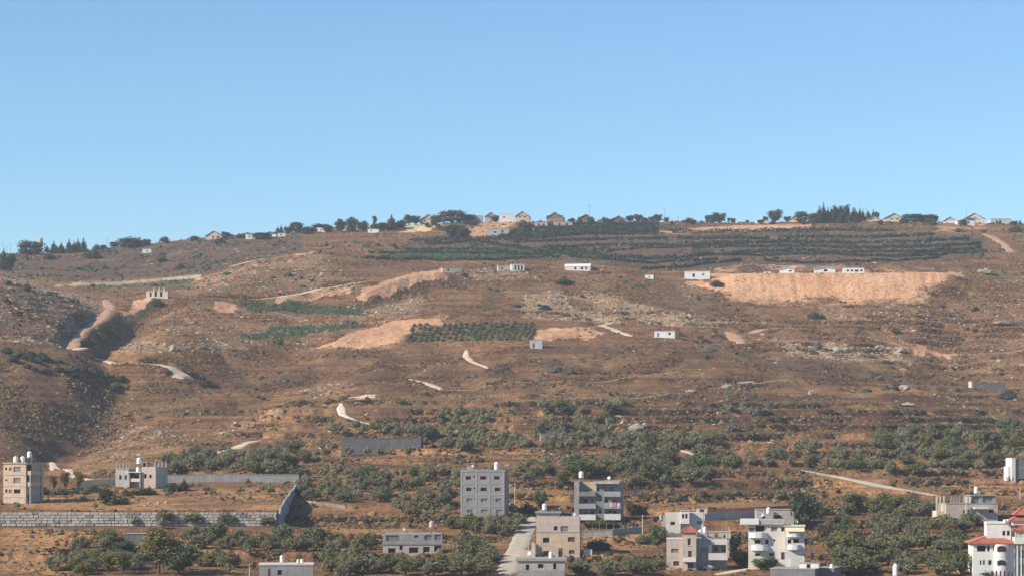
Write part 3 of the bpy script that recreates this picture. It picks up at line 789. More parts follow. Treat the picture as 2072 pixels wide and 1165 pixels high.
def make_tree(kind, seed):
    """unit tree about 1 high; returns (crown verts/faces, trunk verts/faces, core)"""
    rng = np.random.default_rng(seed)
    lobes = []
    if kind == 'olive':            # broad, low, lumpy crown on a short forked trunk
        nl = rng.integers(7, 10)
        for q in range(nl):
            a = 2 * math.pi * q / nl + rng.uniform(-0.4, 0.4); r = rng.uniform(0.22, 0.42)
            s = rng.uniform(0.20, 0.31)
            lobes.append(((r * math.cos(a), r * math.sin(a), rng.uniform(0.30, 0.62)), (s * 1.1, s * 1.1, s * 0.88)))
        lobes.append(((rng.uniform(-.1, .1), rng.uniform(-.1, .1), 0.74), (0.27, 0.27, 0.22)))
        leaves = leaf_cards(rng, lobes, 900, 0.044)
        tr = [tube([(0, 0, -0.12), (0.02, 0, 0.12), (-0.02, 0.02, 0.26)], [0.075, 0.055, 0.05])]
        for q in range(3):
            a = q * 2.1 + rng.uniform(0, 1); tr.append(tube([(-0.02, 0.02, 0.22), (0.18 * math.cos(a), 0.18 * math.sin(a), 0.42), (0.3 * math.cos(a), 0.3 * math.sin(a), 0.6)], [0.04, 0.028, 0.012], 5))
    elif kind == 'round':          # tall dense broadleaf
        for q in range(9):
            a = q * 2.4; h = 0.24 + 0.6 * (q / 9); r = 0.22 * math.sin(math.pi * (h - 0.15)) + rng.uniform(-0.03, 0.05); s = rng.uniform(0.17, 0.25)
            lobes.append(((r * math.cos(a), r * math.sin(a), h), (s, s, s)))
        leaves = leaf_cards(rng, lobes, 900, 0.036)
        tr = [tube([(0, 0, -0.1), (0.01, 0, 0.2), (0, 0.01, 0.5), (0, 0, 0.75)], [0.045, 0.035, 0.025, 0.008])]
        for q in range(3):
            a = q * 2.1; tr.append(tube([(0, 0, 0.3), (0.2 * math.cos(a), 0.2 * math.sin(a), 0.55)], [0.025, 0.008], 5))
    elif kind == 'column':         # upright light tree
        for q in range(8):
            h = 0.22 + 0.68 * q / 7; r = rng.uniform(0.02, 0.09); a = rng.uniform(0, 6.3); s = (0.17 * math.sin(math.pi * min(1, 0.25 + 0.75 * (1 - q / 8.5))) + 0.05)
            lobes.append(((r * math.cos(a), r * math.sin(a), h), (s, s, 0.13)))
        leaves = leaf_cards(rng, lobes, 800, 0.030)
        tr = [tube([(0, 0, -0.06), (0.01, 0, 0.3), (0, 0.01, 0.85)], [0.03, 0.022, 0.006])]
    elif kind == 'conifer':        # pointed tree with tiers of branches
        for q in range(9):
            h = 0.12 + 0.8 * q / 8; s = 0.235 * (1 - q / 9.0) + 0.02
            for w in range(3 if q < 6 else 1):
                a = w * 2.1 + q; r = s * 0.45 if q < 6 else 0
                lobes.append(((r * math.cos(a), r * math.sin(a), h), (s * 0.75, s * 0.75, 0.075)))
        leaves = leaf_cards(rng, lobes, 800, 0.026, 0.6)
        tr = [tube([(0, 0, -0.06), (0, 0, 0.4), (0, 0, 0.97)], [0.03, 0.02, 0.004])]
    elif kind == 'umbrella':       # stone pine or big broad crown
        for q in range(11):
            a = q * 2.4; r = 0.42 * math.sqrt(q / 11); s = rng.uniform(0.20, 0.28)
            lobes.append(((r * math.cos(a), r * math.sin(a), 0.62 - 0.45 * r * r + rng.uniform(-.05, .06)), (s, s, s * 0.85)))
        for q in range(6):
            a = q * 1.05; lobes.append(((0.33 * math.cos(a), 0.33 * math.sin(a), 0.26), (0.22, 0.22, 0.26)))
        leaves = leaf_cards(rng, lobes, 1000, 0.036)
        tr = [tube([(0, 0, -0.08), (0.02, 0, 0.25), (0, 0.02, 0.6)], [0.05, 0.04, 0.015])]
    elif kind == 'bush':           # no clear trunk
        for q in range(6):
            a = q * 1.1 + rng.uniform(-.3, .3); r = rng.uniform(0.2, 0.4); s = rng.uniform(0.25, 0.38)
            lobes.append(((r * math.cos(a), r * math.sin(a), s * 0.8), (s, s, s * 1.0)))
        lobes.append(((0, 0, 0.55), (0.36, 0.36, 0.36)))
        leaves = leaf_cards(rng, lobes, 520, 0.060)
        tr = [tube([(0, 0, -0.1), (0.05, 0.03, 0.2), (0.1, 0.05, 0.45)], [0.05, 0.035, 0.01], 5), tube([(0, 0, -0.1), (-0.08, 0.03, 0.25)], [0.04, 0.015], 5)]
    core = core_lobes(rng, lobes)
    return leaves, join(tr), core

TREE_ME = {}
def tree_meshes(kind, leaf, var):
    key = (kind, leaf, var)
    if key not in TREE_ME:
        lv, tr, co = make_tree(kind, 1000 + hash_kind[kind] * 37 + var)
        v, f = join([lv, co])
        cm = np_mesh('crown', v, f, MAT[leaf])
        cm.materials.append(MAT['core'])
        mi = np.zeros(len(f), np.int32); mi[len(lv[1]):] = 1
        cm.polygons.foreach_set('material_index', mi)
        q = np.quantile(lv[0], [0.02, 0.98], axis=0)
        TREE_ME[key] = (cm, np_mesh('trunk', tr[0], tr[1], MAT['bark'], smooth=True), float(q[1, 0] - q[0, 0]), float(lv[0][:, 2].max()))
    return TREE_ME[key]
hash_kind = {'olive': 1, 'round': 2, 'column': 3, 'conifer': 4, 'umbrella': 5, 'bush': 6}

def plant(name, kind, leaf, p, h, wide, label, cat, group=None, rng=random):
    """one tree standing at p: height h, crown wide across"""
    cm, tm, nw, nh = tree_meshes(kind, leaf, rng.randrange(5))
    e = empty(name, (p.x, p.y, p.z - (0.10 * h if kind == 'olive' else 0.03 * h)), rng.uniform(0, 6.28))
    e.scale = (wide / nw * rng.uniform(0.92, 1.08), wide / nw * rng.uniform(0.92, 1.08), h / nh)
    tag(e, label, cat, group)
    obj('crown', cm, e); obj('trunk', tm, e)
    return e

TREE_SPOTS = []      # (x, y, r) of everything planted
FOOT = []            # building footprints (x, y, r) kept free
def clear(x, y, r, k=1.0):
    for a, b, c in TREE_SPOTS:
        if (a - x) ** 2 + (b - y) ** 2 < ((c + r) * k) ** 2: return False
    for a, b, c in FOOT:
        if (a - x) ** 2 + (b - y) ** 2 < (c + r * 0.6) ** 2: return False
    return True
# ------------------------------------------------------------------ building kit
MAT.update({
 'concrete': solid('bare_concrete', (0.33, 0.315, 0.30), 0.16, 0.5, 0.9, 0.15, dirt=(0.20, 0.19, 0.175)),
 'concrete_dk': solid('dark_concrete', (0.21, 0.205, 0.20), 0.18, 0.5, 0.9, 0.15, dirt=(0.13, 0.125, 0.12)),
 'block': solid('grey_blockwork', (0.30, 0.285, 0.27), 0.2, 0.9, 0.95, 0.1, dirt=(0.19, 0.18, 0.165), fine=3.0),
 'beige': solid('beige_stone', (0.56, 0.425, 0.30), 0.12, 0.6, 0.9, 0.15, dirt=(0.33, 0.26, 0.20)),
 'pinkstone': solid('pink_stone', (0.52, 0.42, 0.35), 0.1, 0.6, 0.9, 0.15, dirt=(0.38, 0.31, 0.26)),
 'greystone': solid('grey_stone', (0.43, 0.395, 0.35), 0.14, 0.6, 0.9, 0.15, dirt=(0.29, 0.27, 0.24)),
 'whitewash': solid('white_render', (0.60, 0.56, 0.50), 0.08, 0.5, 0.85, 0.2, dirt=(0.47, 0.45, 0.41)),
 'cream': solid('cream_render', (0.62, 0.54, 0.40), 0.08, 0.5, 0.85, 0.2, dirt=(0.46, 0.40, 0.30)),
 'white': solid('white_paint', (0.68, 0.67, 0.64), 0.08, 0.5, 0.6, 0.3, dirt=(0.60, 0.58, 0.54)),
 'tankwhite': solid('white_plastic', (0.80, 0.79, 0.76), 0.04, 0.5, 0.5, 0.4),
 'tankpink': solid('faded_red_plastic', (0.60, 0.36, 0.30), 0.08, 0.5, 0.5, 0.4),
 'tile': solid('red_roof_tile', (0.40, 0.135, 0.085), 0.25, 1.2, 0.8, 0.2, fine=5.0),
 'tile_grey': solid('grey_roof_tile', (0.16, 0.15, 0.15), 0.2, 1.2, 0.85, 0.2),
 'tile_brown': solid('brown_roof_tile', (0.30, 0.20, 0.15), 0.2, 1.2, 0.85, 0.2),
 'slate': solid('dark_sheet', (0.125, 0.125, 0.128), 0.2, 0.5, 0.7, 0.2, dirt=(0.08, 0.08, 0.08)),
 'umber': solid('brown_stone', (0.235, 0.175, 0.14), 0.15, 0.6, 0.9, 0.15),
 'roughstone': solid('weathered_stone', (0.33, 0.285, 0.235), 0.25, 0.7, 0.95, 0.1, dirt=(0.2, 0.16, 0.13)),
 'steel': solid('dull_steel', (0.30, 0.30, 0.30), 0.15, 1.0, 0.5, 0.4),
 'dark': solid('dark_opening', (0.018, 0.017, 0.016), 0.2, 1.0, 0.9, 0.1),
 'shutter': solid('grey_shutter', (0.20, 0.20, 0.20), 0.15, 1.0, 0.6, 0.3),
 'blue': solid('blue_shutter', (0.05, 0.12, 0.26), 0.15, 1.0, 0.6, 0.3),
 'brown': solid('brown_door', (0.10, 0.055, 0.04), 0.2, 1.0, 0.6, 0.3),
 'rust': MAT['rust'],
 'rustmetal': solid('rust_red_sheet', (0.20, 0.075, 0.055), 0.25, 0.7, 0.8, 0.2, dirt=(0.12, 0.06, 0.05)),
 'sheet': solid('grey_metal_sheet', (0.42, 0.44, 0.46), 0.1, 0.6, 0.45, 0.4, dirt=(0.3, 0.3, 0.3)),
 'awning': solid('yellow_awning', (0.62, 0.55, 0.36), 0.08, 0.8, 0.8, 0.2),
 'limestone': solid('limestone_block', (0.38, 0.35, 0.30), 0.25, 0.9, 0.95, 0.1, bumpd=0.06, fine=4.0),
 'limestone_pale': solid('pale_limestone_block', (0.45, 0.42, 0.365), 0.2, 0.9, 0.95, 0.1, bumpd=0.06, fine=4.0),
 'limestone_dark': solid('dark_limestone_block', (0.25, 0.23, 0.205), 0.25, 0.9, 0.95, 0.1, bumpd=0.06, fine=4.0),
 'limestone_red': solid('reddish_limestone_block', (0.42, 0.34, 0.29), 0.2, 0.9, 0.95, 0.1, bumpd=0.06, fine=4.0),
 'joint': solid('wall_joint', (0.20, 0.18, 0.155), 0.2, 0.9, 0.95, 0.1),
 'cloth': solid('hung_washing', (0.55, 0.25, 0.25), 0.3, 2.0, 0.9, 0.1),
})
gm_, gnt, gb = new_mat('window_glass', 0.12, 0.5)
gb.inputs['Base Color'].default_value = (0.030, 0.034, 0.038, 1)
MAT['glass'] = gm_

def box_vf(x0, x1, y0, y1, z0, z1):
    v = np.array([(x, y, z) for z in (z0, z1) for y in (y0, y1) for x in (x0, x1)], float)
    f = np.array([(0, 2, 3, 1), (4, 5, 7, 6), (0, 1, 5, 4), (2, 6, 7, 3), (0, 4, 6, 2), (1, 3, 7, 5)])
    return v, f

def panel_vf(u0, u1, v0, v1, holes, depth, fn, inward=1.0):
    """rectangle with rectangular openings and their reveals; fn(u, v, d) -> point"""
    us = sorted({u0, u1, *[h[0] for h in holes], *[h[1] for h in holes]}); vs = sorted({v0, v1, *[h[2] for h in holes], *[h[3] for h in holes]})
    V_, F_ = [], []
    def quad(a, b, c, d):
        k = len(V_); V_.extend([a, b, c, d]); F_.append((k, k + 1, k + 2, k + 3))
    for ua, ub in zip(us[:-1], us[1:]):
        for va, vb in zip(vs[:-1], vs[1:]):
            cu, cv = (ua + ub) / 2, (va + vb) / 2
            if any(h[0] < cu < h[1] and h[2] < cv < h[3] for h in holes): continue
            quad(fn(ua, va, 0), fn(ub, va, 0), fn(ub, vb, 0), fn(ua, vb, 0))
    for h in holes:
        a, b, c, d = h
        quad(fn(a, c, 0), fn(a, c, depth), fn(a, d, depth), fn(a, d, 0)); quad(fn(b, c, 0), fn(b, d, 0), fn(b, d, depth), fn(b, c, depth))
        quad(fn(a, d, 0), fn(a, d, depth), fn(b, d, depth), fn(b, d, 0)); quad(fn(a, c, 0), fn(b, c, 0), fn(b, c, depth), fn(a, c, depth))
    return np.array(V_), np.array(F_)

class House:
    """px0: column of the front left corner, base: row of its foot, px1: column of the front right corner; all else in m or read off the photo"""
    def __init__(self, name, label, cat, px0, px1, base, turn=0.0, D=None, group=None):
        self.th = R(turn)
        if D is None: D = at((px0 + px1) / 2, base).y
        self.D = D; self.s = F / D; self.px0 = px0; self.base = base; self.ct = math.cos(self.th)
        self.W = (px1 - px0) / self.s / self.ct
        self.o = Vector(((px0 - CX) / F * D, D, (HZ - base) / F * D))
        self.root = tag(empty(name, self.o, self.th), label, cat, group)
        self.n = 0
    def X(self, px): return (px - self.px0) / self.s / self.ct
    def Zr(self, row): return (self.base - row) / self.s
    def H(self, rows): return rows / self.s
    def mesh(self, name, v, f, mat, parent=None, smooth=False):
        return obj(name, np_mesh(name, v, f, MAT[mat] if isinstance(mat, str) else mat, smooth=smooth), parent or self.root)
    def box(self, name, x0, x1, y0, y1, z0, z1, mat, parent=None):
        v, f = box_vf(x0, x1, y0, y1, z0, z1)
        return self.mesh(name, v, f, mat, parent)
    def pbox(self, name, pa, pb, ra, rb, y0, y1, mat, parent=None):
        return self.box(name, self.X(pa), self.X(pb), y0, y1, self.Zr(rb), self.Zr(ra), mat, parent)
    def foot(self, depth, k=1.0):
        c = Vector((math.cos(self.th), math.sin(self.th), 0)); d = Vector((-math.sin(self.th), math.cos(self.th), 0))
        n = max(1, int(self.W / 6))
        for i in range(n):
            p = self.o + c * (self.W * (i + 0.5) / n) + d * (depth / 2); FOOT.append((p.x, p.y, max(self.W / n, depth) / 2 * 0.9 * k))
    def block(self, x0, x1, y0, y1, z0, z1, mat, wins=(), side=(), name='wall', parapet=0.0, slab=None, lside=()):
        """storey block: front panel with openings [(x0,x1,z0,z1,kind)], right side openings [(y0,y1,z0,z1,kind)], flat roof"""
        fr = [w[:4] for w in wins]; sd = [w[:4] for w in side]; ls = [w[:4] for w in lside]
        ps = [panel_vf(x0, x1, z0, z1, fr, 0.28, lambda u, v, d: (u, y0 + d, v)),
              panel_vf(y0, y1, z0, z1, sd, 0.28, lambda u, v, d: (x1 - d, u, v)),
              panel_vf(y0, y1, z0, z1, ls, 0.28, lambda u, v, d: (x0 + d, u, v)),
              panel_vf(x0, x1, z0, z1, [], 0.28, lambda u, v, d: (u, y1, v)),
              (np.array([(x0, y0, z1), (x1, y0, z1), (x1, y1, z1), (x0, y1, z1)], float), np.array([(0, 1, 2, 3)]))]
        w = self.mesh(name, *join(ps), mat)
        for a in wins: self.window(a, 'F', y0)
        for a in side: self.window(a, 'R', x1)
        for a in lside: self.window(a, 'L', x0)
        if slab:
            t, ov, sm = slab
            self.box('roof_slab', x0 - ov, x1 + ov, y0 - ov, y1 + ov, z1 + 0.002, z1 + t, sm)
            z1 += t
        if parapet:
            e = 0.0
            ps = [box_vf(x0 + e, x1 - e, y0 + e, y0 + 0.2, z1 + 0.001, z1 + parapet), box_vf(x0 + e, x1 - e, y1 - 0.2, y1 - e, z1 + 0.001, z1 + parapet),
                  box_vf(x0 + e, x0 + 0.2, y0 + 0.201, y1 - 0.201, z1 + 0.001, z1 + parapet), box_vf(x1 - 0.2, x1 - e, y0 + 0.201, y1 - 0.201, z1 + 0.001, z1 + parapet)]
            self.mesh('parapet', *join(ps), mat)
        return w
    def window(self, w, face, c):
        a, b, z0, z1 = w[:4]; kind = w[4] if len(w) > 4 else 'glass'
        if face == 'F': fn = lambda u, v, d: (u, c + d, v)
        elif face == 'R': fn = lambda u, v, d: (c - d, u, v)
        else: fn = lambda u, v, d: (c + d, u, v)
        def bars(rects, d0, d1):
            ps = []
            for (p, q, r_, s_) in rects:
                v = np.array([fn(u, vv, d) for vv in (r_, s_) for d in (d0, d1) for u in (p, q)], float)
                ps.append((v, np.array([(0, 2, 3, 1), (4, 5, 7, 6), (0, 1, 5, 4), (2, 6, 7, 3), (0, 4, 6, 2), (1, 3, 7, 5)])))
            return join(ps)
        t = 0.07
        fm = {'glass': 'whitewash', 'dark': 'concrete', 'shutter': 'shutter', 'blue': 'white', 'door': 'brown', 'brown': 'brown'}[kind]
        pm = {'glass': 'glass', 'dark': 'dark', 'shutter': 'shutter', 'blue': 'blue', 'door': 'brown', 'brown': 'brown'}[kind]
        nm = 'door' if kind == 'door' else 'window'
        rects = [(a, a + t, z0, z1), (b - t, b, z0, z1), (a + t, b - t, z1 - t, z1), (a + t, b - t, z0, z0 + t)]
        if kind in ('glass', 'blue') and b - a > 0.9: rects.append(((a + b) / 2 - t / 2, (a + b) / 2 + t / 2, z0 + t, z1 - t))
        fr = self.mesh(nm, *bars(rects, 0.14, 0.22), fm)
        pane = np.array([fn(a, z0, 0.20), fn(b, z0, 0.20), fn(b, z1, 0.20), fn(a, z1, 0.20)], float)
        self.mesh('pane' if nm == 'window' else 'leaf', pane, np.array([(0, 1, 2, 3)]), pm, fr)  # for the dark kind, a dark sheet standing in for the unlit interior
        if kind == 'glass' and nm == 'window':
            self.mesh('sill', *bars([(a - 0.08, b + 0.08, z0 - 0.12, z0 - 0.002)], -0.1, 0.1), 'whitewash', fr)
    def wp(self, pa, ra, pb, rb, kind='glass'):
        return (self.X(pa), self.X(pb), self.Zr(rb), self.Zr(ra), kind)
    def balcony(self, x0, x1, z, depth, hp, mat, slabmat=None, y=0.0, rail=False):
        """floor slab with a solid parapet on three sides"""
        s = self.box('balcony', x0, x1, y - depth, y - 0.003, z - 0.18, z, slabmat or mat)
        if rail:
            ps = [box_vf(x0, x1, y - depth, y - depth + 0.05, z + hp - 0.06, z + hp)]
            k = max(2, int((x1 - x0) / 0.35))
            for i in range(k + 1):
                x = x0 + (x1 - x0 - 0.04) * i / k; ps.append(box_vf(x, x + 0.04, y - depth + 0.005, y - depth + 0.045, z + 0.001, z + hp - 0.061))
            self.mesh('railing', *join(ps), mat, s)
        else:
            ps = [box_vf(x0, x1, y - depth, y - depth + 0.14, z + 0.002, z + hp), box_vf(x0, x0 + 0.14, y - depth + 0.141, y - 0.004, z + 0.002, z + hp), box_vf(x1 - 0.14, x1, y - depth + 0.141, y - 0.004, z + 0.002, z + hp)]
            self.mesh('parapet', *join(ps), mat, s)
        return s
    def world(self, x, y, z):
        c, s = math.cos(self.th), math.sin(self.th)
        return Vector((self.o.x + c * x - s * y, self.o.y + s * x + c * y, self.o.z + z))
    def column(self, x, y, z0, z1, w=0.3, mat='concrete', rebar=True):
        c = self.box('roof_column', x - w / 2, x + w / 2, y - w / 2, y + w / 2, z0, z1, mat)
        if rebar:
            ps = [box_vf(x + a - 0.015, x + a + 0.015, y + b - 0.015, y + b + 0.015, z1, z1 + 0.6) for a in (-.1, .1) for b in (-.1, .1)]
            self.mesh('rebar', *join(ps), 'steel', c)

def lathe_vf(prof, n=14):
    v = []; f = []
    for r, z in prof:
        for k in range(n):
            g = 2 * math.pi * k / n; v.append((r * math.cos(g), r * math.sin(g), z))
    m = len(prof)
    for i in range(m - 1):
        for k in range(n): f.append((i * n + k, i * n + (k + 1) % n, (i + 1) * n + (k + 1) % n, (i + 1) * n + k))
    return np.array(v, float), np.array(f)

def tank(p, label, r=0.62, h=1.6, stand=0.0, mat='tankwhite', group=None):
    """rooftop water tank: ribbed drum with shoulder and lid, on a steel stand if raised"""
    e = tag(empty('water_tank', p), label, 'water tank', group)
    k = h / 1.6
    prof = [(0.01, 0), (r, 0), (r, 0.3 * k), (r * 1.04, 0.34 * k), (r, 0.38 * k), (r, 0.78 * k), (r * 1.04, 0.82 * k), (r, 0.86 * k), (r, 1.22 * k), (r * 0.93, 1.38 * k), (r * 0.45, 1.52 * k), (r * 0.4, 1.6 * k), (0.01, 1.6 * k)]
    v, f = lathe_vf(prof); v[:, 2] += stand
    obj('drum', np_mesh('drum', v, f, MAT[mat], smooth=False), e)
    v, f = lathe_vf([(0.01, 1.6 * k), (r * 0.42, 1.602 * k), (r * 0.42, 1.68 * k), (0.01, 1.7 * k)]); v[:, 2] += stand
    obj('lid', np_mesh('lid', v, f, MAT['steel']), e)
    if stand > 0.05:
        for a in (-1, 1):
            for b in (-1, 1): obj('leg', np_mesh('leg', *box_vf(a * r * 0.75 - 0.04, a * r * 0.75 + 0.04, b * r * 0.75 - 0.04, b * r * 0.75 + 0.04, -0.05, stand - 0.091), MAT['steel']), e)
            obj('stand_beam', np_mesh('stand_beam', *box_vf(-r, r, a * r * 0.75 - 0.05, a * r * 0.75 + 0.05, stand - 0.09, stand - 0.002), MAT['steel']), e)
    else:
        obj('base_plate', np_mesh('base_plate', *box_vf(-r, r, -r, r, -0.12, -0.002), MAT['concrete']), e)
    return e

def hip_roof(h, x0, x1, y0, y1, z, rise, mat, ov=0.5, ridge=None, name='roof', rib=0.45):
    """hipped or pyramid roof with raised tile courses and ridge tiles"""
    xa, xb, ya, yb = x0 - ov, x1 + ov, y0 - ov, y1 + ov
    cy = (ya + yb) / 2
    hw = min(xb - xa, yb - ya) / 2
    if ridge is None: ra, rb = ((xa + xb) / 2, (xa + xb) / 2) if (xb - xa) <= (yb - ya) + 0.5 else (xa + hw, xb - hw)
    else: ra, rb = ridge
    v = np.array([(xa, ya, z), (xb, ya, z), (xb, yb, z), (xa, yb, z), (ra, cy, z + rise), (rb + 1e-3, cy, z + rise),
                  (xa, ya, z - 0.15), (xb, ya, z - 0.15), (xb, yb, z - 0.15), (xa, yb, z - 0.15)], float)
    ff = [(0, 1, 5, 4), (2, 3, 4, 5), (1, 2, 5, 5), (3, 0, 4, 4), (0, 6, 7, 1), (1, 7, 8, 2), (2, 8, 9, 3), (3, 9, 6, 0), (6, 9, 8, 7)]
    tri = []
    for q in ff: tri += [(q[0], q[1], q[2])] + ([(q[0], q[2], q[3])] if q[3] != q[2] else [])
    o = h.mesh(name, v, np.array(tri), mat)
    # tile courses: slim ribs running up the front and side slopes
    ps = []
    n = max(3, int((xb - xa) / rib))
    for i in range(1, n):
        x = xa + (xb - xa) * i / n
        t = min(1.0, (x - xa) / max(ra - xa, 1e-3), (xb - x) / max(xb - rb, 1e-3))
        ps.append(tube([(x, ya, z + 0.02), (x, ya + (cy - ya) * t, z + rise * t + 0.02)], [0.07, 0.07], 4))
    m = max(3, int((yb - ya) / rib))
    for i in range(1, m):
        y = ya + (yb - ya) * i / m; t = min(1.0, (y - ya) / (cy - ya), (yb - y) / (yb - cy))
        for xs, xr in ((xa, ra), (xb, rb)):
            ps.append(tube([(xs, y, z + 0.02), (xs + (xr - xs) * t, y, z + rise * t + 0.02)], [0.07, 0.07], 4))
    tag(h.mesh('tile_course', *join(ps), mat, o), kind='stuff')
    rd = [tube([a, b], [0.13, 0.13], 6) for a, b in (((xa, ya, z + .03), (ra, cy, z + rise + .04)), ((xb, ya, z + .03), (rb, cy, z + rise + .04)), ((xb, yb, z + .03), (rb, cy, z + rise + .04)), ((xa, yb, z + .03), (ra, cy, z + rise + .04)), ((ra - .05, cy, z + rise + .04), (rb + .05, cy, z + rise + .04)))]
    for v_, f_ in rd: h.mesh('ridge_tile', v_, f_, mat, o)
    return o

def gable_roof(h, x0, x1, y0, y1, z, rise, mat, ov=0.4, wallmat='cream'):
    """gable towards the viewer"""
    xm = (x0 + x1) / 2
    for y in (y0, y1): h.mesh('gable_wall', np.array([(x0, y, z), (x1, y, z), (xm, y, z + rise)], float), np.array([(0, 1, 2)]), wallmat)
    k = rise / (xm - x0); za = z - ov * k
    v = np.array([(x0 - ov, y0 - ov, za), (xm, y0 - ov, z + rise), (x1 + ov, y0 - ov, za), (x0 - ov, y1 + ov, za), (xm, y1 + ov, z + rise), (x1 + ov, y1 + ov, za)], float)
    v = np.concatenate([v + (0, 0, 0.02), v + (0, 0, 0.22)])
    f = np.array([(0, 1, 4, 3), (1, 2, 5, 4), (6, 9, 10, 7), (7, 10, 11, 8), (0, 6, 7, 1), (1, 7, 8, 2), (3, 4, 10, 9), (4, 5, 11, 10), (0, 3, 9, 6), (2, 8, 11, 5)])
    return h.mesh('roof', v, f, mat)

def wall_line(name, label, cat, pts, thick, mat, panel=3.0, coping=None, group=None, zext=1.0, raise_=0.0):
    """free-standing or retaining wall through world points (x, y, z_foot, z_top), cast in panels with slim posts"""
    a = np.array(pts, float); e = tag(empty(name, tuple(a[0, :3])), label, cat, group); o0 = a[0, :3].copy()
    a = a - np.array([*o0, o0[2]])
    for p, q in zip(a[:-1], a[1:]):
        d = q[:2] - p[:2]; L = np.hypot(*d); n = max(1, int(round(L / panel))); nn = np.array([-d[1], d[0]]) / max(L, 1e-6) * thick / 2
        for i in range(n):
            r0 = p + (q - p) * (i / n); r1 = p + (q - p) * ((i + 1) / n)
            g = (r1 - r0) * (0.03 / max(L / n, 0.1)); r0 = r0 + g; r1 = r1 - g
            def pt(r, sgn, z): return (r[0] + sgn * nn[0], r[1] + sgn * nn[1], z)
            v = np.array([pt(r0, -1, r0[2] - zext), pt(r1, -1, r1[2] - zext), pt(r1, 1, r1[2] - zext), pt(r0, 1, r0[2] - zext),
                          pt(r0, -1, r0[3]), pt(r1, -1, r1[3]), pt(r1, 1, r1[3]), pt(r0, 1, r0[3])])
            obj('panel', np_mesh('panel', v, np.array([(0, 1, 2, 3), (4, 5, 6, 7), (0, 1, 5, 4), (1, 2, 6, 5), (2, 3, 7, 6), (3, 0, 4, 7)]), MAT[mat]), e)
            if coping:
                c = v[4:].copy(); mid = c.mean(0); c[:, :2] = c[:, :2] + np.sign((c[:, :2] - mid[:2]) @ nn)[:, None] * nn * 0.5
                vv = np.concatenate([c + (0, 0, 0.003), c + (0, 0, 0.16)])
                obj('coping', np_mesh('coping', vv, np.array([(0, 1, 2, 3), (4, 5, 6, 7), (0, 1, 5, 4), (1, 2, 6, 5), (2, 3, 7, 6), (3, 0, 4, 7)]), MAT[coping]), e)
    return e
# ------------------------------------------------------------------ village houses
def grid_px(scale, ox, oy):
    return lambda x, y: (ox + x / scale, oy + y / scale)

# beige apartment house at the left edge
h = House('apartment_house', 'beige stone apartment house with corner balconies and three white tanks at the left edge', 'house', 6.6, 54.7, 1017, -14)
c = grid_px(6.853, 0, 885)
def W(h, c, x0, y0, x1, y1, kind='glass'):
    a, b = c(x0, y0); d, e = c(x1, y1)
    return h.wp(a, b, d, e, kind)
ws = [W(h, c, *q) for q in ((70,412,102,446,'dark'), (130,410,172,460,'shutter'), (195,402,300,472,'shutter'), (75,575,105,600,'dark'), (195,555,298,628,'shutter'), (75,712,105,760,'dark'), (128,718,170,765,'shutter'), (200,712,295,772,'dark'), (0 + 60,560,64,600,'dark'))][:8]
zt = h.Zr(937); fl = zt / 3.55
dep = 11.0
h.block(0, h.W, 0, dep, -2.5, zt, 'beige', ws, [(0.6, 3.6, zt - fl * (i + 1) + 0.95, zt - fl * i - 0.3, 'dark') for i in range(2)] + [(1.0, 2.2, 0.6, 2.4, 'dark')], slab=(0.25, 0.25, 'beige'))
for i in range(3):
    h.box('string_course', -0.08, h.W + 0.08, -0.1, -0.003, zt - fl * (i + 1) - 0.12, zt - fl * (i + 1) + 0.08, 'pinkstone')
for i in range(2):
    z = zt - fl * (i + 1)
    s = h.box('balcony', h.W + 0.004, h.W + 1.3, 0.3, 6.5, z - 0.1, z + 0.1, 'beige')
    h.mesh('parapet', *join([box_vf(h.W + 1.15, h.W + 1.3, 0.3, 6.5, z + 0.102, z + 1.0), box_vf(h.W + 0.005, h.W + 1.149, 0.3, 0.45, z + 0.102, z + 1.0)]), 'beige', s)
h.box('pillar', h.W + 1.0, h.W + 1.35, 6.6, 6.95, -2.0, zt, 'concrete')
h.box('pillar', h.W + 1.0, h.W + 1.35, 0.0, 0.28, -2.0, zt - fl - 0.11, 'concrete')
h.foot(dep)
for k, (px, rb, nm, st) in enumerate(((24.5, 935, 'left', 0.0), (36, 935, 'middle', 0.0), (47, 925, 'right and highest', 1.3))):
    tank(h.world(h.X(px), 2.5 + k, zt + 0.37), 'white water tank on the beige apartment house, %s of its three' % nm, 0.62, 1.55, st)


# unfinished villa with roof columns
h = House('unfinished_villa', 'unfinished grey stone villa with bare roof columns and a central balcony', 'house', 233.6, 317, 986, -10)
c = grid_px(6.853, 200, 885)
zt = h.Zr(948); zb = h.Zr(953.6); dep = 11
xL, xM, xR = h.X(260.5), h.X(288), h.W
h.block(0, xL, 0, dep, -2.5, zt, 'greystone', [W(h, c, *q) for q in ((285,520,318,582,'dark'), (362,520,392,580,'dark'))], slab=(0.18, 0.12, 'greystone'))
h.block(xL + 0.003, xM - 0.003, 1.3, dep, -2.5, zb - 0.2, 'greystone', [W(h, c, 470, 520, 565, 592, 'dark')])
s = h.balcony(xL + 0.14, xM - 0.05, h.Zr(885 + 600 / 6.853), 1.6, 0.75, 'whitewash', y=1.29)
h.box('terrace_slab', xL - 0.25, xM + 0.15, -0.9, 1.29, zb - 0.25, zb, 'whitewash')
h.box('pillar', xL + 0.2, xL + 0.5, -0.55, -0.2, -2, zb - 0.26, 'greystone'); h.box('pillar', xM - 0.5, xM - 0.2, -0.55, -0.2, -2, zb - 0.26, 'greystone')
h.block(xM, xR, 0, dep, -2.5, h.Zr(944), 'pinkstone', [W(h, c, 640, 500, 672, 565, 'dark'), W(h, c, 712, 510, 745, 560, 'dark')], [(6.5, 7.3, 1.6, 3.1, 'dark')])
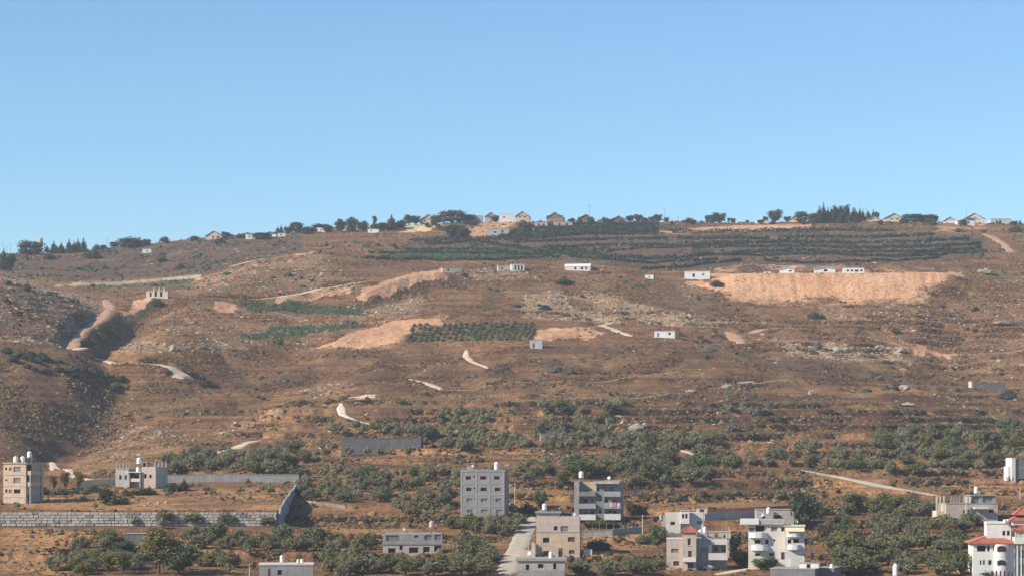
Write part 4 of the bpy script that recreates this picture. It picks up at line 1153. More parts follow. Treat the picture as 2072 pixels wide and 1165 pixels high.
h.block(xM + 0.1, h.X(297.5), 0.3, 3.0, h.Zr(944) + 0.003, h.Zr(933.5), 'greystone', [W(h, c, 615, 342, 660, 404, 'dark')], name='stair_room')
for px in (235.5, 242, 249.5, 255.5, 261.5):
    h.column(h.X(px), 0.4, zt + 0.18, h.Zr(935.5 + (px % 3)))
for y in (0.4, 3.6, 7.0, 10.4): h.column(h.W - 0.3, y, h.Zr(944), h.Zr(934 + (y % 2)), 0.4)
h.foot(dep)
tank(h.world(h.X(277.5), 2.2, zb), 'white water tank raised on a stand above the villa balcony', 0.66, 1.7, 2.3)
tank(h.world(h.X(272), 3.4, zb), 'small white water tank left below the raised one on the villa', 0.5, 1.3)
tank(h.world(h.X(279), 0.6, zb), 'small white water tank right below the raised one on the villa', 0.52, 1.3)

# four-storey concrete block
h = House('concrete_block', 'bare grey four storey concrete apartment block with square windows', 'apartment block', 931.8, 1021.6, 1046, -5)
c = grid_px(8.96, 900, 920)
zt = h.Zr(953.5); dep = 12
ws = []
for (x0, x1), dx in (((380, 475), 9), ((642, 755), 6), ((893, 995), 14)):
    for r_, (y0, y1) in enumerate(((380, 446), (588, 655), (788, 852), (985, 1042))):
        kd = 'dark' if r_ < 2 else 'shutter'
        ws.append(W(h, c, x0 + dx * r_, y0, x1 + dx * r_, y1, kd))
for r_, y0 in enumerate((375, 585, 785)): ws.append(W(h, c, 517 + 10 * r_, y0, 551 + 10 * r_, y0 + 32, 'dark'))
h.block(0, h.W, 0, dep, -3, zt, 'block', ws, [(4, 5.2, zt - 2.4, zt - 1.1, 'dark'), (4, 5.2, zt - 5.5, zt - 4.2, 'dark')], slab=(0.22, 0.1, 'concrete'), parapet=0.35)
for px in (934, 963.5, 990.5, 1019): h.box('concrete_column', h.X(px) - 0.22, h.X(px) + 0.22, -0.06, -0.003, -2.5, zt - 0.01, 'concrete')
for r_ in range(3):
    zz = h.Zr(977.5 + 22.8 * r_)
    xs = [h.X(934) + 0.223, h.X(963.5) - 0.223, h.X(963.5) + 0.223, h.X(990.5) - 0.223, h.X(990.5) + 0.223, h.X(1019) - 0.223]
    for q in range(3): h.box('concrete_beam', xs[2 * q], xs[2 * q + 1], -0.05, -0.003, zz - 0.17, zz + 0.17, 'concrete')
h.box('roof_box', h.X(942), h.X(956.5), 2, 4, zt + 0.23, h.Zr(943), 'concrete')
h.foot(dep)
tank(h.world(h.X(1003.5), 1.6, zt + 0.22), 'tall white water tank on the four storey concrete block', 0.6, 2.0, 0.35)

# grey block with balconies
h = House('balcony_block', 'dark grey three storey block with stacked balconies and a white roof tank', 'apartment block', 1161.8, 1256, 1052, -6)
c = grid_px(8.96, 1140, 930)
zt = h.Zr(973); dep = 11
px = lambda x: h.X(1140 + x / 8.96)
rw = lambda y: h.Zr(930 + y / 8.96)
h.block(0, px(285), 0, dep, -3, zt, 'block', [], name='wall')
h.block(px(285) + 0.003, px(585), 1.5, dep, -3, rw(560), 'block', [W(h, c, *q) for q in ((360,712,430,772,'dark'), (490,708,540,772), (362,925,430,985), (490,925,545,985,'dark'))])
h.block(px(285) + 0.003, px(560), 6, dep, rw(560) + 0.003, zt - 0.25, 'beige', [])
h.block(px(585) + 0.003, px(735), 0.9, dep, -3, zt, 'concrete_dk', [W(h, c, *q) for q in ((602,490,655,572,'dark'), (625,650,675,680,'dark'), (630,708,672,740,'brown'), (632,905,680,962,'dark'))])
h.block(px(735) + 0.003, h.W, 1.5, dep, -3, zt, 'block', [W(h, c, *q) for q in ((800,485,910,562,'blue'), (750,700,812,768), (888,698,960,770), (800,915,865,972,'dark'), (890,915,960,972,'dark'))],
        [(2.5, 4.0, rw(560), rw(480), 'blue'), (2.5, 4.0, rw(770), rw(690), 'dark'), (2.5, 4.0, rw(970), rw(900), 'dark')], slab=(0.2, 0.05, 'concrete'))
h.box('roof_slab', px(540), px(1010), -0.2, 1.48, rw(430), rw(385), 'greystone')
for (ya, yb), m in zip(((570, 650), (775, 868), (975, 1072)), ('concrete', 'concrete', 'whitewash')):
    h.balcony(px(735) + 0.02, h.W - 0.1, rw(yb), 1.5, rw(ya) - rw(yb), m, y=1.49)
for (ya, yb), m in zip(((575, 645), (790, 870), (985, 1075)), ('concrete_dk', 'concrete', 'whitewash')):
    h.balcony(px(285) + 0.02, px(585) - 0.02, rw(yb), 1.5, rw(ya) - rw(yb), m, y=1.49)
h.foot(dep)
tank(h.world(px(315), 1.5, zt), 'white water tank on the left corner of the grey block with balconies', 0.62, 1.7, 0.9)
for k, (x, w, cc) in enumerate(((850, 22, 'white'), (880, 30, 'cloth'), (915, 40, 'cloth'), (985, 26, 'white'))):
    o_ = obj('washing', np_mesh('washing', *box_vf(0, w / 8.96 / h.s, -0.02, 0.02, -1.15, 0), MAT[cc]), loc=h.world(px(x), -0.06, rw(772)))
    o_.rotation_euler = (0, 0, h.th)
    tag(o_, ['narrow white sheet hung over the right middle balcony', 'narrow reddish cloth hung over the right middle balcony', 'wide reddish cloth hung over the right middle balcony', 'white cloth at the right end of the middle balcony'][k], 'washing')

# beige house beside the village road
h = House('beige_house', 'three storey beige house with a roof room beside the village road', 'house', 1085, 1173, 1127, -3)
c = grid_px(7.517, 1020, 1010)
zt = h.Zr(1048); zm = h.Zr(1075.5); dep = 9.5
h.block(0, h.W, 0, dep, -2.5, zm, 'beige', [W(h, c, *q) for q in ((590,577,690,656,'dark'), (970,568,1075,640,'brown'), (590,780,690,846,'dark'), (825,770,890,885,'door'), (830,738,890,764,'brown'), (985,766,1070,822,'brown'))])
h.block(0.05, h.W - 0.05, 0.05, dep - 0.05, zm + 0.003, zt, 'pinkstone', [W(h, c, 756, 404, 815, 470, 'dark'), W(h, c, 860, 402, 973, 484, 'shutter')], parapet=0.3)
h.box('floor_band', -0.05, h.W + 0.05, -0.06, 0.045, zm - 0.14, zm + 0.06, 'concrete')
h.block(0.06, h.X(1131.5), 1.0, 6.0, zt + 0.31, h.Zr(1037.5), 'pinkstone', [], name='stair_room', slab=(0.35, 0.45, 'concrete'))
h.foot(dep)
tank(h.world(h.X(1101), 2.0, h.Zr(1037.5) + 0.36), 'white water tank above the roof room of the beige house', 0.55, 1.5, 0.4)
h2 = House('yard_wall', 'low yellowish stone yard wall between the road and the beige house', 'wall', 1055, 1083, 1128, 0)
h2.block(0, h2.W, 0, 0.35, -1.5, h2.Zr(1112), 'cream'); h2.block(h2.X(1076), h2.W, 0.36, 3, -1.5, h2.Zr(1098), 'cream', name='pier')
h = House('yard_box', 'small white concrete box on the yard right of the beige house', 'shed', 1181, 1198, 1123, 0)
h.block(0, h.W, 0, 2.2, -0.8, h.Zr(1111), 'whitewash', slab=(0.1, 0.05, 'concrete')); h.foot(2.2)

# grey house at the bottom edge, in front of the beige one
h = House('grey_house', 'low grey house with a thick flat roof below the beige house', 'house', 1046.6, 1143, 1180, -2)
c = grid_px(7.517, 1020, 1010)
h.block(0, h.W, 0, 9, -2.5, h.Zr(1134), 'greystone', [W(h, c, *q) for q in ((330,985,386,1072,'dark'), (515,978,600,1042,'dark'), (746,968,796,1060,'dark'))], slab=(0.55, 0.35, 'concrete'))
h.balcony(0.05, h.W - 0.05, h.Zr(1163), 1.1, 1.1, 'concrete', y=0.0); h.foot(9)
tank(h.world(h.X(1114), 3.0, h.Zr(1134) + 0.55), 'white water tank on the roof of the low grey house', 0.45, 1.4)
# long low grey house left of the road
h = House('long_house', 'long low grey two storey house with an open unfinished upper floor', 'house', 775, 894.7, 1126, 3)
c = grid_px(4.144, 400, 885)
zm = h.Zr(1101)
h.block(0, h.W, 0, 9.5, -2.5, zm, 'pinkstone', [W(h, c, *q) for q in ((1597,925,1660,966,'dark'), (1692,902,1720,942,'dark'), (1772,918,1850,966,'dark'), (1890,914,1945,960,'dark'), (1982,905,2046,956,'dark'))], slab=(0.3, 0.15, 'concrete'))
up = [W(h, c, *q) for q in ((1580,818,1690,866,'shutter'), (1815,818,1850,838,'dark'), (1900,815,1962,860,'shutter'), (1985,810,2040,855,'shutter'))]
h.block(0, h.W, 0, 9.5, zm + 0.303, h.Zr(1079), 'concrete', up)
for px_ in (777, 802, 822, 845, 872, 892): h.column(h.X(px_), 0.5, h.Zr(1079), h.Zr(1077), 0.4, rebar=False)
h.foot(9.5)
tank(h.world(h.X(874), 2, h.Zr(1079)), 'faded red water tank on a white base on the long low house', 0.62, 1.5, 1.5, 'tankpink')
# grey roof at the bottom edge
h = House('flat_house', 'grey house with a flat roof cut off by the bottom edge left of the middle', 'house', 524, 633, 1200, 4)
c = grid_px(4.144, 400, 885)
h.block(0, h.W, 0, 9, -2, h.Zr(1143), 'concrete', [W(h, c, 668, 1108, 706, 1152, 'dark'), W(h, c, 590, 1095, 612, 1160, 'shutter')], slab=(0.25, 0.1, 'whitewash')); h.foot(9)
for px_, st in ((569.5, 0.35), (610, 0.1), (603, 0.1)):
    tank(h.world(h.X(px_), 2.0, h.Zr(1143) + 0.25), {569.5: 'tall white water tank on the flat roof at the bottom edge', 610: 'small white water tank at the right of the flat roof at the bottom edge', 603: 'small beige water tank beside the white one on the flat roof'}[px_], 0.4, 1.5 if st > 0.2 else 0.9, st, 'tankwhite' if px_ != 603 else 'cream')

# pink house with a tiled tower
h = House('tower_house', 'pale pink house with a square stair tower under a red pyramid roof', 'house', 1348.6, 1408.5, 1152, -4)
c = grid_px(7.517, 1320, 1010)
PX = lambda x: h.X(1320 + x / 7.517); RW = lambda y: h.Zr(1010 + y / 7.517)
h.block(0, PX(455), 0, 10, -2.5, RW(605), 'pinkstone', [W(h, c, *q) for q in ((285,745,400,808,'shutter'), (318,935,405,1004,'brown'))], slab=(0.15, 0.08, 'whitewash'))
ps = [box_vf(0.05 + i * 0.42, 0.1 + i * 0.42, 0.05, 0.1, RW(605) + 0.152, RW(515)) for i in range(10)] + [box_vf(0.05, PX(455) - 0.05, 0.04, 0.11, RW(515), RW(505))]
h.mesh('terrace_railing', *join(ps), 'steel')
h.block(PX(455) + 0.003, PX(665), -1.2, 5, -2.5, RW(492), 'pinkstone', [W(h, c, *q) for q in ((535,588,586,692), (543,775,597,866,'brown'), (535,950,622,1042,'door'))], name='tower_wall')
hip_roof(h, PX(455), PX(665), -1.2, 5 - 1.2, RW(490), RW(402) - RW(490), 'tile', 0.35)
h.balcony(PX(462), PX(660), RW(928), 1.0, RW(872) - RW(928), 'white', y=-1.21)
h.block(PX(665) + 0.003, PX(900), 1.0, 10, -2.5, RW(602), 'concrete', [W(h, c, 735, 730, 846, 800, 'shutter')], slab=(0.15, 0.1, 'whitewash'))
h.block(PX(900) + 0.003, PX(1135), 2.4, 10, -2.5, RW(602), 'concrete', [W(h, c, 930, 716, 1002, 800, 'glass'), W(h, c, 1045, 712, 1112, 800, 'glass')])
h.box('porch_roof', PX(890), PX(1140), 0.3, 2.39, RW(684), RW(606), 'whitewash')
h.balcony(PX(850), PX(1140), RW(905), 2.3, RW(812) - RW(905), 'whitewash', y=2.39)
h.box('pillar', PX(1118), PX(1140), 0.35, 0.6, RW(812), RW(685), 'whitewash'); h.box('pillar', PX(852), PX(905), 0.95, 2.3, RW(810), RW(690), 'whitewash')
for x in (750, 850, 1000, 1110): h.box('roof_parapet', PX(x), PX(x + 80), 3.5, 3.7, RW(602) + 0.16, RW(500), 'greystone')
h.box('roof_beam', PX(750), PX(1195), 3.4, 3.8, RW(500) + 0.002, RW(480), 'greystone')
h.foot(10)
tank(h.world(PX(795), 1.7, RW(602) + 0.15), 'white water tank on the roof right of the red tower', 0.42, 1.5, 1.2)
tank(h.world(PX(725), 2.2, RW(602) + 0.15), 'white roof tank close behind the red tower', 0.45, 1.2, 0.8)
h = House('covered_car', 'long pale covered car parked below the pink house', 'car', 1421, 1447, 1154, 0)
v, f = ico(2); v = v * np.array([h.W / 2, 0.85, 0.75]) + np.array([h.W / 2, 0.8, 0.55]); v[:, 2] = np.maximum(v[:, 2], -0.1)
h.mesh('cover', v, f, 'sheet', smooth=True)
for x in (0.6, h.W - 0.6):
    for y in (0.15, 1.45):
        w_ = lathe_vf([(0.01, -0.1), (0.3, -0.1), (0.3, 0.1), (0.01, 0.1)], 12); w_[0][:] = w_[0][:, [0, 2, 1]]
        h.mesh('wheel', w_[0] + np.array([x, y, 0.28]), w_[1], 'dark')

# white house behind it
h = House('white_house', 'white house with a small roof tower behind the pink house', 'house', 1347, 1423, 1078, -3, D=640)
c = grid_px(7.517, 1320, 1010)
PX = lambda x: h.X(1320 + x / 7.517); RW = lambda y: h.Zr(1010 + y / 7.517)
h.block(0, PX(428), 0, 9, -4, RW(228), 'whitewash', [W(h, c, 275, 335, 346, 388, 'dark')], parapet=0.4)
h.block(PX(428) + 0.003, PX(560), -0.8, 4, RW(365), RW(172), 'white', [W(h, c, 450, 218, 486, 286, 'dark'), W(h, c, 500, 214, 536, 286, 'dark')], name='tower_wall', slab=(0.15, 0.15, 'greystone'))
h.block(PX(428) + 0.003, h.W, 0.6, 9, -4, RW(218), 'whitewash', [W(h, c, 675, 322, 762, 376, 'shutter')], parapet=0.3)
h.block(PX(680), PX(835), 3, 7, RW(218) + 0.01, RW(140), 'whitewash', [W(h, c, 720, 152, 792, 196, 'brown')], name='roof_room', slab=(0.12, 0.1, 'concrete'))
h.box('gate_pier', PX(110), PX(135), -0.2, 0.2, RW(310), RW(228), 'white'); h.box('garden_wall', PX(136), -0.01, 0, 0.2, -3, RW(240), 'greystone')
h.foot(9)
# balconied white house
h = House('balcony_house', 'white house with curved balconies and a yellow awning', 'house', 1514, 1626, 1152, -6)
c = grid_px(7.517, 1480, 1010)
PX = lambda x: h.X(1480 + x / 7.517); RW = lambda y: h.Zr(1010 + y / 7.517)
h.block(0, PX(805), 1.5, 11, -2.5, RW(382), 'whitewash', [W(h, c, *q) for q in ((270,430,345,490,'shutter'), (362,385 + 10,500,490,'dark'), (600,420,692,482,'shutter'), (750,420,802,482,'brown'), (350,615,436,676,'dark'), (510,610,560,680,'dark'), (635,605,665,640,'dark'), (570,815,640,860,'dark'), (750,800,804,912,'door'), (357,820,432,862,'dark'))])
h.box('roof_band', PX(130), PX(415), 0.6, 11, RW(380), RW(304), 'white'); h.box('roof_band', PX(415) + 0.003, PX(792), 0.9, 11, RW(380), RW(310), 'greystone')
h.block(PX(805) + 0.003, PX(1100), 0.0, 9, -2.5, RW(410), 'whitewash', [W(h, c, *q) for q in ((850,600,906,666,'dark'), (930,596,1020,660,'dark'), (850,455,1040,488,'dark'))],
        [(1.5, 3.0, RW(690), RW(590), 'blue'), (5.0, 6.0, RW(690), RW(590), 'dark')], slab=(0.25, 0.25, 'cream'))
aw = np.array([(PX(815), -0.03, RW(420)), (PX(1100), -0.03, RW(420)), (PX(1100), -1.3, RW(478)), (PX(815), -1.3, RW(478))], float)
h.mesh('awning', np.concatenate([aw, aw - (0, 0, 0.06)]), np.array([(0, 1, 2, 3), (4, 7, 6, 5), (0, 4, 5, 1), (2, 6, 7, 3), (0, 3, 7, 4), (1, 5, 6, 2)]), 'awning')
def round_balcony(h, x0, x1, z, hp, y, dep, mat):
    n = 10; out = [(x0 + (x1 - x0) * i / n, y - dep * (1 - (2 * i / n - 1) ** 4) ) for i in range(n + 1)]
    V_ = []; F_ = []
    for x, yy in out: V_ += [(x, yy, z - 0.2), (x, yy, z + hp), (x, min(yy + 0.14, y), z + hp), (x, min(yy + 0.14, y), z)]
    for i in range(n):
        k = 4 * i; F_ += [(k, k + 4, k + 5, k + 1), (k + 1, k + 5, k + 6, k + 2), (k + 2, k + 6, k + 7, k + 3)]
    s = h.mesh('parapet', np.array(V_), np.array(F_), mat)
    V2 = [(x, yy, z - 0.2) for x, yy in out] + [(x, yy, z) for x, yy in out]
    s.name = 'balcony'
    return s
for (xa, xb, ya, yb, y_, d_) in ((270, 535, 502, 580, 1.49, 1.4), (300, 555, 692, 772, 1.49, 1.4), (835, 1038, 492, 562, -0.01, 1.0), (850, 1042, 682, 756, -0.01, 1.0)):
    round_balcony(h, PX(xa), PX(xb), RW(yb) + 0.15, RW(ya) - RW(yb) - 0.15, y_, d_, 'white')
    h.box('balcony_floor', PX(xa) + 0.3, PX(xb) - 0.3, y_ - d_ * 0.75, y_ - 0.004, RW(yb) + 0.0, RW(yb) + 0.13, 'whitewash')
h.box('gate_post', PX(820), PX(895), -2.6, -2.0, -2.0, RW(885), 'white')
h.box('drain_pipe', PX(1185), PX(1197), 2.0, 2.12, -1.0, RW(510), 'whitewash')
h.foot(11)
h = House('back_house', 'low grey stone house behind the balconied white house', 'house', 1530, 1606, 1062, -3, D=655)
c = grid_px(7.517, 1480, 1010)
h.block(0, h.W, 0, 8, -3, h.Zr(1031), 'greystone', [W(h, c, 462, 255, 520, 290, 'dark'), W(h, c, 650, 236, 752, 282, 'dark')], slab=(0.18, 0.1, 'concrete'))
h.box('lintel', h.X(1565.5), h.X(1581), -0.12, -0.003, h.Zr(1041), h.Zr(1039), 'white'); h.foot(8)
tank(h.world(h.X(1554.5), -1.2, h.Zr(1040)), 'tall white water tank in front of the low grey stone house', 0.55, 1.6, 0.3)
# dark flat roofs at the bottom edge
h = House('workshop', 'dark grey flat roofed building with a small white roof room at the bottom edge', 'building', 1558, 1646, 1195, -14, D=548)
h.block(0, h.W, 0, 9, -2, h.Zr(1150.5), 'concrete_dk', [], [(2, 3.2, 2.2, 3.6, 'dark')], slab=(0.2, 0.12, 'concrete'))
h.block(h.X(1613), h.X(1651) , 2.5, 5.5, h.Zr(1150.5) + 0.203, h.Zr(1139), 'white', [(h.X(1627), h.X(1635), h.Zr(1149), h.Zr(1140.5), 'dark')], name='roof_room', slab=(0.1, 0.1, 'concrete')); h.foot(9)
h = House('side_workshop', 'dark block with a flat roof right of the white roof room at the bottom edge', 'building', 1652, 1686, 1195, -18, D=552)
h.block(0, h.W, 0, 9, -2, h.Zr(1149), 'concrete_dk', [], slab=(0.15, 0.1, 'concrete')); h.foot(9)
tank(h.world(h.X(1680), 1.0, h.Zr(1149) + 0.15), 'small round white tank on the dark block at the bottom edge', 0.42, 0.8)
tank(Vector(at(1812, 1163)), 'tall white tank standing in the olive grove at the bottom edge', 0.62, 2.6)

# unfinished house with columns, right
h = House('column_house', 'unfinished grey house with rows of bare columns on its upper floor', 'house', 1914, 2020, 1052, 3)
PX = lambda x: h.X(1862 + x / 4.48); RW = lambda y: h.Zr(905 + y / 4.48); c = grid_px(4.48, 1862, 905)
h.block(0, h.W, 0, 9, -2.5, RW(508), 'pinkstone', [W(h, c, 625, 560, 672, 592, 'dark'), W(h, c, 390, 565, 410, 590, 'dark'), W(h, c, 425, 562, 450, 600, 'brown')], slab=(0.15, 0.1, 'concrete'))
h.block(PX(470), PX(700), 1.0, 8.5, RW(508) + 0.153, RW(437), 'concrete', [W(h, c, 482, 442, 545, 505, 'shutter'), W(h, c, 580, 440, 670, 496, 'shutter')], name='upper_wall', slab=(0.2, 0.3, 'concrete'))
h.block(PX(155), -0.003, 1.0, 9, -2.5, RW(575), 'cream', name='side_wall')
for x in (160, 190, 226): h.column(PX(x), 1.4, RW(575), RW(440), 0.42, 'cream')
for x in (285, 310, 335, 360, 400, 440): h.column(PX(x), 0.5, RW(508) + 0.15, RW(448), 0.32)
h.box('canopy', PX(485), PX(620), -1.4, -0.004, RW(556), RW(540), 'white'); h.box('porch_column', PX(405), PX(422), -0.9, -0.5, -2, RW(510), 'cream')
h.foot(9)
tank(h.world(PX(534), 3, RW(437) + 0.2), 'white water tank on the unfinished house with columns', 0.55, 1.7, 0.5)

# red-roofed villa at the right edge
h = House('tiled_villa', 'white villa with red tiled roofs, arched windows and a corner pavilion at the right edge', 'house', 1969, 2052, 1166, -4)
PX = lambda x: h.X(1862 + x / 4.48); RW = lambda y: h.Zr(905 + y / 4.48); c = grid_px(4.48, 1862, 905)
h.block(0, h.W, 0, 10, -2, RW(872), 'white', [W(h, c, *q) for q in ((515,886,592,942,'dark'), (606,886,628,940,'dark'), (656,886,682,938,'dark'), (540,1020,556,1062,'dark'), (568,1018,586,1062,'dark'), (615,1018,646,1062,'dark'))], slab=(0.2, 0.4, 'white'))
# round bay
n = 10; xa, xb = PX(665), PX(800); ring = [((xa + xb) / 2 - (xb - xa) / 2 * math.cos(math.pi * i / n), -1.1 * math.sin(math.pi * i / n)) for i in range(n + 1)]
V_ = []; F_ = []
for x, y in ring: V_ += [(x, y - 0.004, -2), (x, y - 0.004, RW(872) - 0.02)]
for i in range(n): F_.append((2 * i, 2 * i + 2, 2 * i + 3, 2 * i + 1))
bay = h.mesh('bay', np.array(V_, float), np.array(F_), 'white', smooth=True)
for (y0, y1) in ((890, 938), (1018, 1060)):          # arched bay windows
    V_ = []; x0, x1 = PX(690), PX(772); pts = [(x0, RW(y1)), (x1, RW(y1))] + [((x0 + x1) / 2 + (x1 - x0) / 2 * math.cos(g), RW(y0 + 16) + (RW(y0) - RW(y0 + 16)) * math.sin(g)) for g in np.linspace(0, math.pi, 9)]
    v = np.array([(x, -1.16, z) for x, z in pts] + [(x, -0.6, z) for x, z in pts]); k = len(pts)
    f = [(0, i, i + 1) for i in range(1, k - 1)] + [(i, (i + 1) % k, k + (i + 1) % k) for i in range(k)] + [(i, k + (i + 1) % k, k + i) for i in range(k)]
    wn_ = h.mesh('window', v, np.array(f), 'glass')
    ar = [((x0 + x1) / 2 + ((x1 - x0) / 2 + .12) * math.cos(g), -1.15, RW(y0 + 16) + (RW(y0) - RW(y0 + 16) + .12) * math.sin(g)) for g in np.linspace(0, math.pi, 9)]
    h.mesh('arch_trim', *tube(ar, [0.08] * 9, 5), 'whitewash', wn_)
hip_roof(h, 0, h.W, 0, 10, RW(872) + 0.2, RW(800) - RW(872), 'tile', 0.75)
h.block(PX(615), PX(832), 2.6, 8, RW(866), RW(692), 'white', [W(h, c, 755, 755, 782, 800, 'dark'), W(h, c, 795, 755, 822, 800, 'dark')], name='upper_wall', slab=(0.15, 0.12, 'whitewash'), parapet=0.3)
h.block(h.W + 0.004, h.W + 8, 1.2, 10, -2, RW(870), 'white', [(h.W + 1.2, h.W + 2.6, 0.5, 2.8, 'door'), (h.W + 1.2, h.W + 2.6, 4.2, 6.0, 'dark')], name='wing_wall')
h.box('pavilion_floor', h.W - 0.2, h.W + 8.2, -1.6, 4, RW(868), RW(810), 'white')
for x in (870, 905, 935, 1010):
    h.mesh('pavilion_column', *(lambda q: (q[0] + np.array([PX(x), -1.2, 0]), q[1]))(lathe_vf([(0.22, -2), (0.17, 0), (0.16, RW(868) - 0.2), (0.24, RW(868))], 10)), 'white', smooth=True)
for x in (845, 880, 915, 950, 1000): h.box('balustrade_post', PX(x), PX(x) + 0.22, -1.5, -1.28, RW(810), RW(745), 'white')
h.box('balustrade_panel', PX(845), h.W + 8, -1.44, -1.36, RW(808), RW(770), 'beige')
hip_roof(h, PX(850), PX(850) + 7, -1.5, 4, RW(742), RW(678) - RW(742), 'tile', 0.5)
h.box('lantern_wall', PX(830), PX(830) + 7, -0.2, 5, RW(700), RW(662), 'white')
hip_roof(h, PX(830), PX(830) + 7, -0.2, 5, RW(660), RW(600) - RW(660), 'tile', 0.45)
hip_roof(h, PX(862), PX(862) + 5, 0.6, 4.2, RW(605), RW(538) - RW(605), 'tile', 0.3)
h.foot(10)
for k, x in enumerate((768, 795)):
    tank(h.world(PX(x), 0.9 + k, RW(692)), ['left', 'right'][k] + ' of two small round white tanks beside the villa roofs', 0.42, 0.85, 0.2)
for k, x in enumerate((630, 668, 705, 740, 775, 810)):
    p = h.world(PX(x), -4.0, 0); p.z = ground(p.x, p.y) - 0.3
    v, f = join([box_vf(-0.16, 0.16, -0.16, 0.16, 0, 2.0), (lathe_vf([(0.22, 2.0), (0.22, 2.1), (0.01, 2.35)], 8)[0], lathe_vf([(0.22, 2.0), (0.22, 2.1), (0.01, 2.35)], 8)[1])])
    o_ = obj('fence_post', np_mesh('fence_post', v, f, MAT['brown']), loc=p)
    tag(o_, 'dark fence post in front of the red roofed villa, number %s from the left' % ['one', 'two', 'three', 'four', 'five', 'six'][k], 'fence post', 'fence posts in front of the villa')
# white house cut off by the right edge
h = House('edge_house', 'white house on stilts, shaded front coloured grey, cut off by the right edge', 'house', 2047, 2110, 980, 6)
h.block(0, h.X(2055), 0, 6, -1.5, h.Zr(926), 'white', [(0.25, 0.7, 1.0, 2.2, 'dark')], name='stair_tower')
h.block(h.X(2041), -0.003, 0.6, 5, -1.5, h.Zr(943), 'white', [(h.X(2041) + 0.2, -0.3, 1.2, 2.6, 'dark')], name='side_wall')
h.block(h.X(2055) + 0.003, h.W, 0.3, 9, h.Zr(968), h.Zr(928), 'concrete_dk', slab=(0.15, 0.1, 'concrete'))  # front in shade: dark concrete colour stands for the shadow on it
for x in (2058, 2068, 2080, 2100): h.box('stilt', h.X(x), h.X(x) + 0.35, 0.6, 0.95, -2.5, h.Zr(968) - 0.003, 'concrete')
h.box('balcony', h.X(2036), h.X(2040), 0, 2, h.Zr(972), h.Zr(964), 'white'); h.foot(9)
# ------------------------------------------------------------------ sheds and cabins on the slope
def shed(name, label, cat, px0, px1, rt, rb, depth, mat, turn=0.0, wins=(), roof=None, D=None, dmin=0.0, roofmat=None, rise=None):
    if D is None: D = at((px0 + px1) / 2, rb, dmin=dmin).y
    h = House(name, label, cat, px0, px1, rb, turn, D=D)
    zt = h.Zr(rt)
    ws = [h.wp(*w) for w in wins]
    if roof == 'gable':
        r_ = rise if rise else 0.58 * zt
        h.block(0, h.W, 0, depth, -2.0, zt - r_, mat, ws); gable_roof(h, 0, h.W, 0, depth, zt - r_, r_, roofmat or 'tile_grey', 0.5, mat)
    elif roof == 'hip':
        r_ = rise if rise else 0.4 * zt
        h.block(0, h.W, 0, depth, -2.0, zt - r_, mat, ws); hip_roof(h, 0, h.W, 0, depth, zt - r_, r_, roofmat or 'tile_grey', 0.5, rib=1.2)
    elif roof == 'vault':
        h.block(0, h.W, 0, depth, -2.0, zt * 0.55, mat, ws)
        n = 10; prof = [(depth / 2 - (depth / 2 + .2) * math.cos(math.pi * i / n), zt * 0.55 + zt * 0.45 * math.sin(math.pi * i / n)) for i in range(n + 1)]
        v = np.array([(x, y, z) for y, z in prof for x in (-0.2, h.W + 0.2)]); f = [(2 * i, 2 * i + 1, 2 * i + 3, 2 * i + 2) for i in range(n)]
        h.mesh('roof', v, np.array(f), roofmat or 'white', smooth=True)
        for xs in (-0.2, h.W + 0.2):
            h.mesh('end_wall', np.array([(xs, y, z) for y, z in prof]), np.array([(0, i, i + 1) for i in range(1, n)]), mat)
    else:
        h.block(0, h.W, 0, depth, -2.0, zt - 0.15, mat, ws, slab=(0.15, 0.15, roofmat or mat))
    return h
h = shed('farm_shed', 'long dark grey sheet metal farm shed among the olive trees', 'shed', 690, 846, 885, 911, 8, 'slate', -4, [], roofmat='concrete_dk')
h.foot(8); h.box('end_pier', h.W + 0.003, h.W + 1.0, 0, 8, -1.5, h.Zr(883), 'slate')
h = shed('low_hut', 'low grey hut with a white end wall on the brown slope at the right edge', 'hut', 1967, 2034, 773, 786, 6, 'slate', -5, roofmat='concrete'); h.foot(6)
h.box('end_wall', -0.9, -0.003, 0, 6, -1, h.Zr(771), 'white')
h = shed('stone_shed', 'small square grey shed among the trees below the stone wall', 'shed', 252, 297, 1078, 1096, 5, 'slate', -6, roofmat='concrete'); h.foot(5)
h = shed('walled_hut', 'roofless grey stone hut in the walled olive plot', 'hut', 1094, 1150, 876, 892, 5, 'block', 4, [(1122,879,1128,891,'dark')]); h.foot(5)
h = shed('metal_hut', 'small white sheet metal hut alone on the open slope', 'hut', 1072, 1097, 687, 704, 5, 'sheet', -5, [(1078,694,1082,703,'door')], roofmat='white'); h.foot(5)
h = shed('white_trailer', 'long white trailer beside the fork of the pale track', 'trailer', 1324, 1365, 669, 682, 3.2, 'white', -8, [(1352,672,1357,677,'dark'), (1330,673,1334,681,'shutter')]); h.foot(3)
shed('small_cabin', 'small white cabin left of the longest white cabin', 'cabin', 1305, 1322, 556, 564, 3, 'white', -10, [(1312,559,1315,562,'dark')])
h = shed('long_cabin', 'longest white cabin at the left end of the earth platform', 'cabin', 1385, 1436, 549, 565, 4.5, 'white', -6, [(1401,554,1406,561,'dark'), (1420,554,1425,558,'shutter')])
shed('container', 'very small white container on the earth platform', 'container', 1546, 1560, 549.5, 554.5, 2.5, 'white', -4, [(1551,551,1554,553,'shutter')], D=1289)
shed('gabled_cabin', 'white gabled cabin left of the widest gabled cabin on the earth platform', 'cabin', 1577, 1607, 541.5, 554, 5, 'white', -8, [(1596,547,1602,550,'dark')], 'gable', D=1292, roofmat='white', rise=0.9)
